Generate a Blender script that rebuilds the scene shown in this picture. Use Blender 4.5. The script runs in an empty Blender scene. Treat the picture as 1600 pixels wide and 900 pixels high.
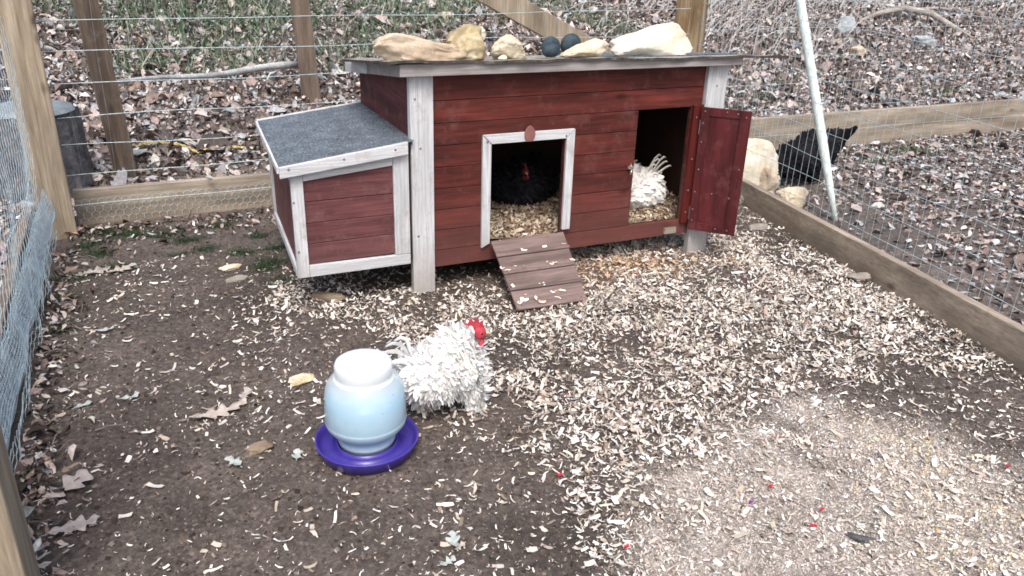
import bpy, bmesh, math, random
import numpy as np
from mathutils import Vector, Matrix, noise

random.seed(7)
rng = np.random.default_rng(7)
scene = bpy.context.scene
C = scene.collection

# ------------------------------------------------------------------ camera
FOC = 1256.0; CX, CY, CAMZ = 800.0, 450.0, 1.3
ROT = np.array([[0.911, 0.141, -0.386], [-0.411, 0.376, -0.831], [0.028, 0.916, 0.401]])
_u, _s, _v = np.linalg.svd(ROT); ROT = _u @ _v
cam = bpy.data.objects.new('camera', bpy.data.cameras.new('camera')); C.objects.link(cam)
m4 = Matrix.Identity(4)
for i in range(3):
    for j in range(3): m4[i][j] = ROT[i, j]
m4.translation = (0, 0, CAMZ)
cam.matrix_world = m4
cam.data.sensor_width = 36; cam.data.lens = 36 * FOC / 1600
cam.data.clip_end = 500; cam.data.clip_start = 0.05
scene.camera = cam
scene.render.resolution_x = 1024; scene.render.resolution_y = 576

# ------------------------------------------------------------------ light: bright overcast winter day
SUN_EL, SUN_AZ = math.radians(58), math.radians(200)
w = bpy.data.worlds.new('World'); scene.world = w; w.use_nodes = True
wn = w.node_tree.nodes; bg = wn['Background']
sky = wn.new('ShaderNodeTexSky'); sky.sky_type = 'NISHITA'; sky.sun_disc = False
sky.sun_elevation = SUN_EL; sky.sun_rotation = SUN_AZ
sky.air_density = 1.0; sky.dust_density = 6.0; sky.ozone_density = 1.0
w.node_tree.links.new(sky.outputs[0], bg.inputs[0]); bg.inputs[1].default_value = 0.13
sun = bpy.data.objects.new('sun', bpy.data.lights.new('sun', 'SUN')); C.objects.link(sun)
sun.data.energy = 1.3; sun.data.angle = math.radians(22); sun.data.color = (1.0, 0.985, 0.97)
sd = Vector((math.sin(SUN_AZ) * math.cos(SUN_EL), math.cos(SUN_AZ) * math.cos(SUN_EL), math.sin(SUN_EL)))
sun.rotation_euler = sd.to_track_quat('Z', 'Y').to_euler()
scene.view_settings.view_transform = 'Standard'; scene.view_settings.look = 'None'
scene.view_settings.exposure = 0.80; scene.view_settings.gamma = 1
scene.render.engine = 'CYCLES'
scene.cycles.filter_width = 1.7

def on_y(px, py, y):
    r = ROT @ np.array([px - CX, CY - py, -FOC]); t = y / r[1]
    return Vector((r[0] * t, y, CAMZ + r[2] * t))
def on_z(px, py, z=0.0):
    r = ROT @ np.array([px - CX, CY - py, -FOC]); t = (z - CAMZ) / r[2]
    return Vector((r[0] * t, r[1] * t, z))

# ------------------------------------------------------------------ materials
def newmat(name):
    m = bpy.data.materials.new(name); m.use_nodes = True
    nt = m.node_tree; b = nt.nodes['Principled BSDF']
    return m, nt, b
def N(nt, t, **kw):
    n = nt.nodes.new(t)
    for k, v in kw.items():
        if hasattr(n, k): setattr(n, k, v)
        else: n.inputs[k].default_value = v
    return n
def ramp(nt, fac, stops):
    r = nt.nodes.new('ShaderNodeValToRGB'); e = r.color_ramp.elements
    while len(e) < len(stops): e.new(0.5)
    for i, (p, c) in enumerate(stops):
        e[i].position = p; e[i].color = (*c, 1) if len(c) == 3 else c
    nt.links.new(fac, r.inputs[0]); return r
def coords(nt, scale=(1, 1, 1), rnd=True):
    tc = nt.nodes.new('ShaderNodeTexCoord'); mp = nt.nodes.new('ShaderNodeMapping')
    mp.inputs['Scale'].default_value = scale
    nt.links.new(tc.outputs['Object'], mp.inputs['Vector'])
    if rnd:
        oi = nt.nodes.new('ShaderNodeObjectInfo'); mu = N(nt, 'ShaderNodeMath', operation='MULTIPLY'); mu.inputs[1].default_value = 17.0
        nt.links.new(oi.outputs['Random'], mu.inputs[0])
        nt.links.new(mu.outputs[0], mp.inputs['Location'])
    return mp.outputs[0]
def mixc(nt, fac, a, b, mode='MIX'):
    m = nt.nodes.new('ShaderNodeMix'); m.data_type = 'RGBA'; m.blend_type = mode
    if isinstance(fac, (int, float)): m.inputs[0].default_value = fac
    else: nt.links.new(fac, m.inputs[0])
    for idx, s in ((6, a), (7, b)):
        if isinstance(s, tuple): m.inputs[idx].default_value = (*s, 1)
        else: nt.links.new(s, m.inputs[idx])
    return m.outputs[2]
def bump(nt, b, h, strength=0.3, dist=0.005):
    bn = nt.nodes.new('ShaderNodeBump'); bn.inputs['Strength'].default_value = strength; bn.inputs['Distance'].default_value = dist
    nt.links.new(h, bn.inputs['Height']); nt.links.new(bn.outputs[0], b.inputs['Normal'])

def wood_mat(name, dark, light, axis='x', dirt=None, dirt_z=None, rough=0.7, grain=1.0, knots=True, bstr=0.35, broad=(.62, 1.25)):
    """long-grain wood: noise stretched along the axis, knots, stains"""
    m, nt, b = newmat(name)
    ax = 'xyz'.index(axis)
    sc = [26 * grain] * 3; sc[ax] = 1.6 * grain
    n1 = N(nt, 'ShaderNodeTexNoise', Scale=3.0, Detail=6.0, Roughness=0.65); nt.links.new(coords(nt, sc), n1.inputs['Vector'])
    sc2 = [9 * grain] * 3; sc2[ax] = 1.2 * grain
    w1 = N(nt, 'ShaderNodeTexNoise', Scale=1.4, Detail=3.0, Distortion=1.5); nt.links.new(coords(nt, sc2), w1.inputs['Vector'])
    mul = N(nt, 'ShaderNodeMath', operation='MULTIPLY_ADD'); mul.inputs[1].default_value = 0.55; 
    nt.links.new(n1.outputs[0], mul.inputs[0])
    m2 = N(nt, 'ShaderNodeMath', operation='MULTIPLY'); m2.inputs[1].default_value = 0.45; nt.links.new(w1.outputs[0], m2.inputs[0])
    nt.links.new(m2.outputs[0], mul.inputs[2])
    r = ramp(nt, mul.outputs[0], [(0.36, dark), (0.5, tuple((a + c) / 2 for a, c in zip(dark, light))), (0.64, light)])
    sc3 = [7.0] * 3; sc3[ax] = 1.1
    bn_ = N(nt, 'ShaderNodeTexNoise', Scale=1.6, Detail=4.0, Roughness=.6); nt.links.new(coords(nt, sc3), bn_.inputs['Vector'])
    sc4 = [170.0] * 3; sc4[ax] = 5.0
    fn_ = N(nt, 'ShaderNodeTexNoise', Scale=1.0, Detail=3.0, Roughness=.7); nt.links.new(coords(nt, sc4), fn_.inputs['Vector'])
    col = mixc(nt, 1.0, r.outputs[0], ramp(nt, bn_.outputs[0], [(0.35, (broad[0],) * 3), (0.65, (broad[1],) * 3)]).outputs[0], 'MULTIPLY')
    col = mixc(nt, 1.0, col, ramp(nt, fn_.outputs[0], [(0.35, (.78,) * 3), (0.62, (1.14,) * 3)]).outputs[0], 'MULTIPLY')
    if knots:
        sk = [9.0] * 3; sk[ax] = 4.0
        v = N(nt, 'ShaderNodeTexVoronoi', Scale=1.0); nt.links.new(coords(nt, sk), v.inputs['Vector'])
        kr = ramp(nt, v.outputs['Distance'], [(0.06, (1, 1, 1)), (0.16, (0, 0, 0))])
        col = mixc(nt, kr.outputs[0], col, tuple(x * 0.4 for x in dark))
    if dirt:
        dn = N(nt, 'ShaderNodeTexNoise', Scale=14.0, Detail=8.0, Roughness=0.75); nt.links.new(coords(nt), dn.inputs['Vector'])
        fac = ramp(nt, dn.outputs[0], [(0.52, (0, 0, 0)), (0.72, (0.75, 0.75, 0.75))]).outputs[0]
        col = mixc(nt, fac, col, dirt)
        if dirt_z:   # mud splashed up from the ground: world height plus noise
            geo = nt.nodes.new('ShaderNodeNewGeometry'); sp = nt.nodes.new('ShaderNodeSeparateXYZ'); nt.links.new(geo.outputs['Position'], sp.inputs[0])
            ad = N(nt, 'ShaderNodeMath', operation='MULTIPLY_ADD'); ad.inputs[1].default_value = 0.35
            nt.links.new(dn.outputs[0], ad.inputs[0]); nt.links.new(sp.outputs[2], ad.inputs[2])
            zr = ramp(nt, ad.outputs[0], [(dirt_z[0] + .17, (dirt_z[2],) * 3), (dirt_z[1] + .17, (0, 0, 0))])
            col = mixc(nt, zr.outputs[0], col, dirt)
    nt.links.new(col, b.inputs['Base Color']); b.inputs['Roughness'].default_value = rough
    b.inputs['Specular IOR Level'].default_value = 0.3
    bump(nt, b, mul.outputs[0], bstr, 0.004)
    return m

def noise_mat(name, stops, scale=20, detail=6, rough=0.85, bs=0.4, bd=0.004, spec=0.3, bscale=None, rnd=True):
    m, nt, b = newmat(name)
    n = N(nt, 'ShaderNodeTexNoise', Scale=float(scale), Detail=float(detail), Roughness=0.65); nt.links.new(coords(nt, rnd=rnd), n.inputs['Vector'])
    r = ramp(nt, n.outputs[0], stops); nt.links.new(r.outputs[0], b.inputs['Base Color'])
    b.inputs['Roughness'].default_value = rough; b.inputs['Specular IOR Level'].default_value = spec
    if bs:
        n2 = N(nt, 'ShaderNodeTexNoise', Scale=float(bscale or scale * 3), Detail=8.0, Roughness=0.7); nt.links.new(coords(nt, rnd=rnd), n2.inputs['Vector'])
        bump(nt, b, n2.outputs[0], bs, bd)
    return m

def attr_mat(name, rough=0.8, spec=0.2, nscale=120, namt=0.35, trans=0.0, bs=0.3):
    """colour from the mesh's own 'col' attribute, broken up by fine noise"""
    m, nt, b = newmat(name)
    a = nt.nodes.new('ShaderNodeAttribute'); a.attribute_name = 'col'
    n = N(nt, 'ShaderNodeTexNoise', Scale=float(nscale), Detail=5.0, Roughness=0.7); nt.links.new(coords(nt, rnd=False), n.inputs['Vector'])
    r = ramp(nt, n.outputs[0], [(0.3, (1 - namt,) * 3), (0.7, (1 + namt * .6,) * 3)])
    col = mixc(nt, 1.0, a.outputs['Color'], r.outputs[0], 'MULTIPLY')
    nt.links.new(col, b.inputs['Base Color']); b.inputs['Roughness'].default_value = rough
    b.inputs['Specular IOR Level'].default_value = spec
    if bs: bump(nt, b, n.outputs[0], bs, 0.003)
    return m

def flat_mat(name, col, rough=0.5, metal=0.0, spec=0.5, sss=0.0, var=0.12, vs=30):
    m, nt, b = newmat(name)
    n = N(nt, 'ShaderNodeTexNoise', Scale=float(vs), Detail=5.0); nt.links.new(coords(nt), n.inputs['Vector'])
    r = ramp(nt, n.outputs[0], [(0.3, tuple(c * (1 - var) for c in col)), (0.7, tuple(min(1, c * (1 + var)) for c in col))])
    nt.links.new(r.outputs[0], b.inputs['Base Color'])
    b.inputs['Roughness'].default_value = rough; b.inputs['Metallic'].default_value = metal; b.inputs['Specular IOR Level'].default_value = spec
    if sss: b.inputs['Subsurface Weight'].default_value = sss; b.inputs['Subsurface Radius'].default_value = (0.02, 0.02, 0.02)
    return m

MUD = (0.16, 0.12, 0.09)
M = {}
M['red_x'] = wood_mat('red stained boards', (0.046, 0.0105, 0.009), (0.138, 0.027, 0.020), 'x', (0.15, 0.065, 0.058), (0.08, 0.42, 0.6), 0.55, knots=True)
M['red_nest'] = wood_mat('faded red nest boards', (0.085, 0.028, 0.031), (0.165, 0.062, 0.064), 'x', (0.20, 0.11, 0.10), (0.10, 0.30, 0.4), 0.65)
M['red_side'] = wood_mat('dull red side board', (0.075, 0.020, 0.022), (0.125, 0.037, 0.038), 'y', (0.17, 0.08, 0.075), None, 0.7, knots=False)
M['red_door'] = wood_mat('dark red door board', (0.055, 0.009, 0.012), (0.105, 0.016, 0.019), 'z', (0.15, 0.05, 0.05), None, 0.5, grain=1.6, knots=False)
M['red_frame'] = wood_mat('red door frame', (0.075, 0.010, 0.009), (0.14, 0.020, 0.016), 'z', None, None, 0.5, knots=False)
M['trim_z'] = wood_mat('pale painted upright trim', (0.46, 0.475, 0.495), (0.60, 0.62, 0.645), 'z', (0.30, 0.27, 0.24), (0.02, 0.26, 0.75), 0.55, knots=False, bstr=.2, broad=(.90, 1.06))
M['trim_x'] = wood_mat('pale painted level trim', (0.46, 0.475, 0.495), (0.60, 0.62, 0.645), 'x', (0.40, 0.37, 0.34), (0.08, 0.18, 0.4), 0.55, knots=False, bstr=.2, broad=(.90, 1.06))
M['trim_y'] = wood_mat('pale painted side trim', (0.46, 0.475, 0.495), (0.60, 0.62, 0.645), 'y', (0.40, 0.37, 0.34), None, 0.55, knots=False, bstr=.2, broad=(.90, 1.06))
M['fascia'] = wood_mat('grey weathered fascia', (0.27, 0.25, 0.25), (0.36, 0.34, 0.34), 'x', (0.2, 0.18, 0.17), None, 0.65, knots=False, bstr=.2, broad=(.90, 1.06))
M['ramp'] = wood_mat('worn brown ramp board', (0.140, 0.098, 0.090), (0.215, 0.160, 0.150), 'x', (0.12, 0.075, 0.065), None, 0.75, knots=False, bstr=.5)
M['knob'] = flat_mat('pinkish brown knob', (0.22, 0.095, 0.08), 0.6)
M['inner'] = noise_mat('inner wood with painted shade', [(0.3, (0.028, 0.014, 0.011)), (0.7, (0.05, 0.024, 0.018))], 12, bs=.2)  # kept very dark: the coop's interior shade is put into this colour
M['board_x'] = wood_mat('weathered fence board', (0.25, 0.21, 0.165), (0.40, 0.35, 0.285), 'x', (0.22, 0.17, 0.125), (0.0, 0.10, 0.5), 0.8, grain=.8)
M['board_y'] = wood_mat('weathered fence board along the side', (0.27, 0.225, 0.175), (0.42, 0.355, 0.28), 'y', (0.20, 0.16, 0.125), (0.0, 0.07, 0.5), 0.8, grain=.8)
M['post'] = wood_mat('treated pine post', (0.23, 0.18, 0.125), (0.42, 0.36, 0.275), 'z', (0.30, 0.25, 0.17), (-0.02, 0.08, 0.5), 0.75, grain=1.0, broad=(.75, 1.15))
M['postgold'] = wood_mat('golden treated post', (0.22, 0.14, 0.07), (0.44, 0.36, 0.24), 'z', (0.3, 0.26, 0.17), None, 0.7, grain=.75)
M['brownpost'] = wood_mat('brown weathered post', (0.13, 0.095, 0.07), (0.215, 0.165, 0.125), 'z', (0.2, 0.18, 0.16), None, 0.8)
M['bark'] = noise_mat('grey furrowed bark', [(0.3, (0.05, 0.05, 0.055)), (0.7, (0.22, 0.22, 0.23))], 14, bs=.8, bd=.02)
M['stumptop'] = noise_mat('weathered cut wood', [(0.3, (0.14, 0.17, 0.19)), (0.7, (0.26, 0.31, 0.34))], 18, bs=.5)
M['pole'] = wood_mat('peeled pale branch', (0.30, 0.31, 0.31), (0.52, 0.54, 0.54), 'x', None, None, 0.7, knots=False)
M['log'] = wood_mat('dead grey branch', (0.22, 0.19, 0.17), (0.46, 0.42, 0.39), 'x', (0.12, .1, .08), None, 0.9, knots=False)
M['rope'] = flat_mat('yellow rope', (0.50, 0.41, 0.16), 0.8, var=.35, vs=120)
M['pvc'] = noise_mat('pale greenish white pole', [(0.35, (0.50, 0.60, 0.58)), (0.65, (0.74, 0.82, 0.80))], 25, rough=.45, bs=.1)
M['wire'] = flat_mat('galvanised wire', (0.50, 0.62, 0.66), 0.45, 0.3, var=.3, vs=60)
M['wireblue'] = flat_mat('bluish galvanised wire cloth', (0.44, 0.56, 0.63), 0.5, 0.3, var=.3, vs=40)
M['wiregrey'] = flat_mat('dull weathered wire', (0.30, 0.36, 0.39), 0.5, 0.35, var=.3, vs=60)
M['screw'] = flat_mat('zinc screw', (0.35, 0.35, 0.37), 0.35, 0.9)
M['brass'] = flat_mat('pale worn metal', (0.62, 0.58, 0.50), 0.3, 0.7)
M['purple'] = flat_mat('purple blue plastic', (0.050, 0.034, 0.27), 0.32, sss=.1)
M['petal'] = flat_mat('crimson scrap', (0.45, 0.02, 0.03), 0.5)
M['violet'] = flat_mat('violet scrap', (0.20, 0.02, 0.25), 0.5)
M['leaf_grey'] = noise_mat('dry grey brown leaf', [(0.3, (0.30, 0.26, 0.24)), (0.7, (0.47, 0.42, 0.39))], 45, bs=.4)
M['leaf_tan'] = noise_mat('dry tan leaf', [(0.3, (0.34, 0.29, 0.25)), (0.7, (0.54, 0.48, 0.43))], 45, bs=.4)
M['leaf_pink'] = noise_mat('dry pinkish brown leaf', [(0.3, (0.30, 0.17, 0.13)), (0.7, (0.50, 0.33, 0.27))], 45, bs=.4)
M['leaf_pale'] = noise_mat('pale bluish leaf', [(0.3, (0.30, 0.34, 0.33)), (0.7, (0.47, 0.51, 0.49))], 45, bs=.4)
M['rock_cream'] = noise_mat('cream limestone', [(0.3, (0.38, 0.31, 0.21)), (0.48, (0.60, 0.52, 0.39)), (0.68, (0.76, 0.71, 0.60))], 9, rough=.9, bs=.8, bd=.008, bscale=28)
M['rock_tan'] = noise_mat('tan limestone', [(0.3, (0.33, 0.25, 0.18)), (0.48, (0.52, 0.42, 0.31)), (0.68, (0.68, 0.61, 0.50))], 8, rough=.9, bs=.8, bd=.008, bscale=30)
M['rock_yellow'] = noise_mat('ochre mossy limestone', [(0.25, (0.16, 0.145, 0.09)), (0.42, (0.38, 0.31, 0.18)), (0.55, (0.56, 0.48, 0.32)), (0.72, (0.74, 0.71, 0.62))], 10, rough=.9, bs=.8, bd=.008, bscale=30)
M['rock_white'] = noise_mat('whitish limestone', [(0.2, (0.46, 0.38, 0.27)), (0.45, (0.72, 0.66, 0.53)), (0.75, (0.84, 0.80, 0.70))], 9, rough=.9, bs=1, bd=.008, bscale=26)
M['rock_grey'] = noise_mat('dull grey stone', [(0.3, (0.20, 0.18, 0.16)), (0.7, (0.36, 0.33, 0.30))], 14, rough=.85, bs=.6, bd=.004)
M['rock_brown'] = noise_mat('brown stone', [(0.3, (0.16, 0.12, 0.08)), (0.7, (0.30, 0.24, 0.17))], 14, rough=.85, bs=.6, bd=.004)
M['rock_blue'] = noise_mat('blue grey stone', [(0.3, (0.24, 0.27, 0.29)), (0.7, (0.42, 0.46, 0.48))], 14, rough=.85, bs=.6, bd=.004)
M['rock_dark'] = noise_mat('dark blue round stone', [(0.3, (0.014, 0.026, 0.038)), (0.7, (0.05, 0.078, 0.10))], 35, rough=.65, bs=.5)
M['comb'] = flat_mat('red comb skin', (0.38, 0.045, 0.065), 0.75, spec=.2, vs=90, var=.3)
M['comb_shade'] = flat_mat('shaded red comb skin', (0.16, 0.012, 0.016), 0.6, vs=90)  # darker copy of the comb red, with indoor shade in the colour
M['beak'] = flat_mat('horn beak', (0.55, 0.42, 0.26), 0.4)
M['shank'] = flat_mat('pale shank skin', (0.52, 0.40, 0.30), 0.6)
M['eye'] = flat_mat('eye', (0.01, 0.008, 0.006), 0.15)
M['feather'] = attr_mat('feathers', 0.75, 0.15, 200, 0.10, bs=.15)
_nt = M['feather'].node_tree; _b = _nt.nodes['Principled BSDF']; _t = _nt.nodes.new('ShaderNodeBsdfTranslucent'); _m = _nt.nodes.new('ShaderNodeMixShader'); _m.inputs[0].default_value = .18
_nt.links.new(_b.inputs['Base Color'].links[0].from_socket, _t.inputs[0]); _nt.links.new(_b.outputs[0], _m.inputs[1]); _nt.links.new(_t.outputs[0], _m.inputs[2]); _nt.links.new(_m.outputs[0], _nt.nodes['Material Output'].inputs[0])
def felt_mat():
    m, nt, b = newmat('mineral roofing felt')
    v = N(nt, 'ShaderNodeTexVoronoi', Scale=260.0); nt.links.new(coords(nt), v.inputs['Vector'])
    r = ramp(nt, v.outputs['Color'], [(0.15, (0.035, 0.048, 0.062)), (0.6, (0.10, 0.125, 0.15)), (0.93, (0.22, 0.26, 0.30))])
    n = N(nt, 'ShaderNodeTexNoise', Scale=16.0, Detail=8.0, Roughness=.75); nt.links.new(coords(nt), n.inputs['Vector'])
    r2 = ramp(nt, n.outputs[0], [(0.35, (.7, .7, .7)), (0.7, (1.5, 1.5, 1.5))])
    c = mixc(nt, 1.0, r.outputs[0], r2.outputs[0], 'MULTIPLY')
    nt.links.new(c, b.inputs['Base Color']); b.inputs['Roughness'].default_value = .7
    bump(nt, b, v.outputs['Distance'], .6, .002); return m
M['felt'] = felt_mat()
def jar_mat(tr=.45, name='milky translucent plastic'):
    m, nt, b = newmat(name)
    out = nt.nodes['Material Output']
    n = N(nt, 'ShaderNodeTexNoise', Scale=18.0, Detail=6.0, Roughness=.7); nt.links.new(coords(nt), n.inputs['Vector'])
    r = ramp(nt, n.outputs[0], [(0.35, (0.86, 0.87, 0.85)), (0.7, (0.95, 0.955, 0.95))])
    nt.links.new(r.outputs[0], b.inputs['Base Color']); b.inputs['Roughness'].default_value = .35
    tl = nt.nodes.new('ShaderNodeBsdfTranslucent'); tl.inputs[0].default_value = (.92, .95, .95, 1)
    tp = nt.nodes.new('ShaderNodeBsdfTransparent'); tp.inputs[0].default_value = (.93, .97, .97, 1)
    m1 = nt.nodes.new('ShaderNodeMixShader'); m1.inputs[0].default_value = .34
    nt.links.new(b.outputs[0], m1.inputs[1]); nt.links.new(tl.outputs[0], m1.inputs[2])
    m2 = nt.nodes.new('ShaderNodeMixShader'); m2.inputs[0].default_value = tr
    nt.links.new(m1.outputs[0], m2.inputs[1]); nt.links.new(tp.outputs[0], m2.inputs[2])
    nt.links.new(m2.outputs[0], out.inputs[0]); return m
M['jar'] = jar_mat(); M['jartop'] = jar_mat(.08, 'brightened milky plastic')  # top: same plastic, made less transparent so it looks brighter
M['water'] = flat_mat('pale blue water', (0.07, 0.42, 0.66), 0.25, sss=.1, var=.06, vs=8)

def ground_mat():
    m, nt, b = newmat('soil')
    a = nt.nodes.new('ShaderNodeAttribute'); a.attribute_name = 'col'
    co = coords(nt, rnd=False)
    n = N(nt, 'ShaderNodeTexNoise', Scale=60.0, Detail=9.0, Roughness=.75); nt.links.new(co, n.inputs['Vector'])
    n2 = N(nt, 'ShaderNodeTexNoise', Scale=5.0, Detail=7.0, Roughness=.7); nt.links.new(co, n2.inputs['Vector'])
    r = ramp(nt, n.outputs[0], [(0.32, (.42, .41, .40)), (0.5, (.98, .98, .98)), (0.66, (1.9, 1.87, 1.85))])
    r2 = ramp(nt, n2.outputs[0], [(0.35, (.75, .74, .73)), (0.65, (1.25, 1.22, 1.2))])
    c = mixc(nt, 1.0, a.outputs['Color'], r.outputs[0], 'MULTIPLY'); c = mixc(nt, 1.0, c, r2.outputs[0], 'MULTIPLY')
    nt.links.new(c, b.inputs['Base Color'])
    rr = ramp(nt, n2.outputs[0], [(0.4, (.55, .55, .55)), (0.6, (.85, .85, .85))]); nt.links.new(rr.outputs[0], b.inputs['Roughness'])
    b.inputs['Specular IOR Level'].default_value = .35
    bump(nt, b, n.outputs[0], .9, .012); return m
M['soil'] = ground_mat()
M['chip'] = attr_mat('wood shavings', 0.8, 0.15, 90, 0.18)
M['litter'] = attr_mat('leaf litter', 0.75, 0.25, 60, 0.45)
M['blade'] = attr_mat('grass blades', 0.7, 0.2, 40, 0.3, bs=0)
M['clod'] = attr_mat('soil crumbs', 0.75, 0.3, 150, 0.3)
M['grit'] = attr_mat('grit', 0.8, 0.25, 150, 0.2)

# ------------------------------------------------------------------ mesh helpers
class MB:
    def __init__(s): s.v = []; s.f = []
    def add(s, vs, fs):
        o = len(s.v); s.v += [tuple(v) for v in vs]; s.f += [tuple(i + o for i in f) for f in fs]; return s
    def box(s, x0, x1, y0, y1, z0, z1):
        return s.add([(x0,y0,z0),(x1,y0,z0),(x1,y1,z0),(x0,y1,z0),(x0,y0,z1),(x1,y0,z1),(x1,y1,z1),(x0,y1,z1)],
                     [(0,3,2,1),(4,5,6,7),(0,1,5,4),(1,2,6,5),(2,3,7,6),(3,0,4,7)])
    def hexa(s, p):   # 8 points: bottom 4 (ccw), top 4
        return s.add(p, [(0,3,2,1),(4,5,6,7),(0,1,5,4),(1,2,6,5),(2,3,7,6),(3,0,4,7)])
    def prism(s, pts, d):   # polygon extruded by vector d
        n = len(pts); q = [tuple(Vector(p) + Vector(d)) for p in pts]
        return s.add(list(pts) + q, [tuple(range(n))[::-1], tuple(range(n, 2 * n))] + [(i, (i + 1) % n, n + (i + 1) % n, n + i) for i in range(n)])
    def beam(s, a, b, w, h, up=(0, 0, 1)):
        a = Vector(a); b = Vector(b); d = (b - a).normalized(); u = Vector(up); x = d.cross(u).normalized(); u = x.cross(d)
        x *= w / 2; u *= h / 2
        return s.hexa([a - x - u, a + x - u, a + x + u, a - x + u, b - x - u, b + x - u, b + x + u, b - x + u])
    def tube(s, pts, r, n=6, cap=True):
        pts = [Vector(p) for p in pts]; rs = r if isinstance(r, (list, tuple)) else [r] * len(pts)
        vs = []; fs = []
        ref = Vector((0, 0, 1))
        for i, p in enumerate(pts):
            d = (pts[min(i + 1, len(pts) - 1)] - pts[max(i - 1, 0)]).normalized()
            x = d.cross(ref)
            if x.length < 0.15: x = d.cross(Vector((1, 0, 0)))
            x.normalize(); y = d.cross(x)
            for k in range(n):
                a = 2 * math.pi * k / n; vs.append(p + (x * math.cos(a) + y * math.sin(a)) * rs[i])
        for i in range(len(pts) - 1):
            for k in range(n):
                fs.append((i * n + k, i * n + (k + 1) % n, (i + 1) * n + (k + 1) % n, (i + 1) * n + k))
        if cap: fs += [tuple(range(n))[::-1], tuple(range((len(pts) - 1) * n, len(pts) * n))]
        return s.add(vs, fs)
    def lathe(s, prof, c=(0, 0, 0), n=48, close=False):
        vs = []; fs = []
        for r, z in prof:
            for k in range(n):
                a = 2 * math.pi * k / n; vs.append((c[0] + r * math.cos(a), c[1] + r * math.sin(a), c[2] + z))
        m = len(prof)
        for i in range(m if close else m - 1):
            j = (i + 1) % m
            for k in range(n): fs.append((i * n + k, i * n + (k + 1) % n, j * n + (k + 1) % n, j * n + k))
        return s.add(vs, fs)

def link(name, me, mat, parent=None, loc=(0, 0, 0)):
    o = bpy.data.objects.new(name, me); C.objects.link(o); o.location = loc
    if mat is not None and not me.materials: me.materials.append(mat)
    if parent: o.parent = parent
    return o
def origin_of(p):
    o = Vector((0, 0, 0))
    while p is not None: o += p.location; p = p.parent
    return o
def build(name, mb, mat, parent=None, bevel=0.0, smooth=False, loc=None, fix=True, jit=0.0):
    """verts are in world coordinates; the mesh is stored relative to its parent's base (or loc)"""
    base = origin_of(parent) if parent else Vector(loc or (0, 0, 0))
    vs = [tuple(Vector(v) - base) for v in mb.v]
    if jit: vs = [tuple(Vector(v) + Vector((random.uniform(-jit, jit), random.uniform(-jit, jit), random.uniform(-jit, jit)))) for v in vs]
    me = bpy.data.meshes.new(name); me.from_pydata(vs, [], mb.f)
    if fix:
        bm = bmesh.new(); bm.from_mesh(me); bmesh.ops.recalc_face_normals(bm, faces=bm.faces); bm.to_mesh(me); bm.free()
    if smooth: me.polygons.foreach_set('use_smooth', [True] * len(me.polygons))
    o = link(name, me, mat, parent, (0, 0, 0) if parent else (loc or (0, 0, 0)))
    if bevel:
        md = o.modifiers.new('bevel', 'BEVEL'); md.width = bevel; md.segments = 2; md.limit_method = 'ANGLE'
    return o
def tag(o, label=None, cat=None, group=None, kind=None):
    if label: o['label'] = label
    if cat: o['category'] = cat
    if group: o['group'] = group
    if kind: o['kind'] = kind
    return o
def thing(name, label, cat, loc, group=None):
    o = bpy.data.objects.new(name, None); C.objects.link(o); o.location = loc; o.empty_display_size = .1
    return tag(o, label, cat, group)

def np_mesh(name, V, F, col=None, mat=None, smooth=False, parent=None):
    """V (n,3), F (m,k) with k = 3 or 4, col (n,3)"""
    me = bpy.data.meshes.new(name); n = len(V); mcount, k = F.shape
    me.vertices.add(n); me.vertices.foreach_set('co', V.astype(np.float32).ravel())
    me.loops.add(mcount * k); me.loops.foreach_set('vertex_index', F.astype(np.int32).ravel())
    me.polygons.add(mcount); me.polygons.foreach_set('loop_start', np.arange(0, mcount * k, k, dtype=np.int32))
    if smooth: me.polygons.foreach_set('use_smooth', np.ones(mcount, dtype=bool))
    me.update(calc_edges=True)
    if col is not None:
        a = me.color_attributes.new('col', 'FLOAT_COLOR', 'POINT')
        c4 = np.ones((n, 4), np.float32); c4[:, :3] = col; a.data.foreach_set('color', c4.ravel())
    return link(name, me, mat, parent)
def euler_mats(rx, ry, rz):
    cx, sx, cy, sy, cz, sz = np.cos(rx), np.sin(rx), np.cos(ry), np.sin(ry), np.cos(rz), np.sin(rz)
    R = np.empty((len(rx), 3, 3))
    R[:,0,0]=cz*cy; R[:,0,1]=cz*sy*sx-sz*cx; R[:,0,2]=cz*sy*cx+sz*sx
    R[:,1,0]=sz*cy; R[:,1,1]=sz*sy*sx+cz*cx; R[:,1,2]=sz*sy*cx-cz*sx
    R[:,2,0]=-sy;   R[:,2,1]=cy*sx;          R[:,2,2]=cy*cx
    return R
def scatter(name, temps, pos, R, S, cols, mat, smooth=False, parent=None):
    """temps: list of (verts, faces) with equal face arity; one is drawn per instance"""
    Vs, Fs, Cs, off = [], [], [], 0
    pick = rng.integers(0, len(temps), len(pos))
    for ti, (tv, tf) in enumerate(temps):
        idx = np.where(pick == ti)[0]
        if not len(idx): continue
        tv = np.array(tv, float); tf = np.array(tf)
        v = tv[None] * S[idx][:, None, :]
        v = np.einsum('nij,nkj->nki', R[idx], v) + pos[idx][:, None, :]
        nv = len(tv)
        Vs.append(v.reshape(-1, 3)); Cs.append(np.repeat(cols[idx], nv, axis=0))
        f = tf[None] + (np.arange(len(idx)) * nv)[:, None, None] + off
        Fs.append(f.reshape(-1, tf.shape[1])); off += nv * len(idx)
    return np_mesh(name, np.concatenate(Vs), np.concatenate(Fs), np.concatenate(Cs), mat, smooth, parent)
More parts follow.
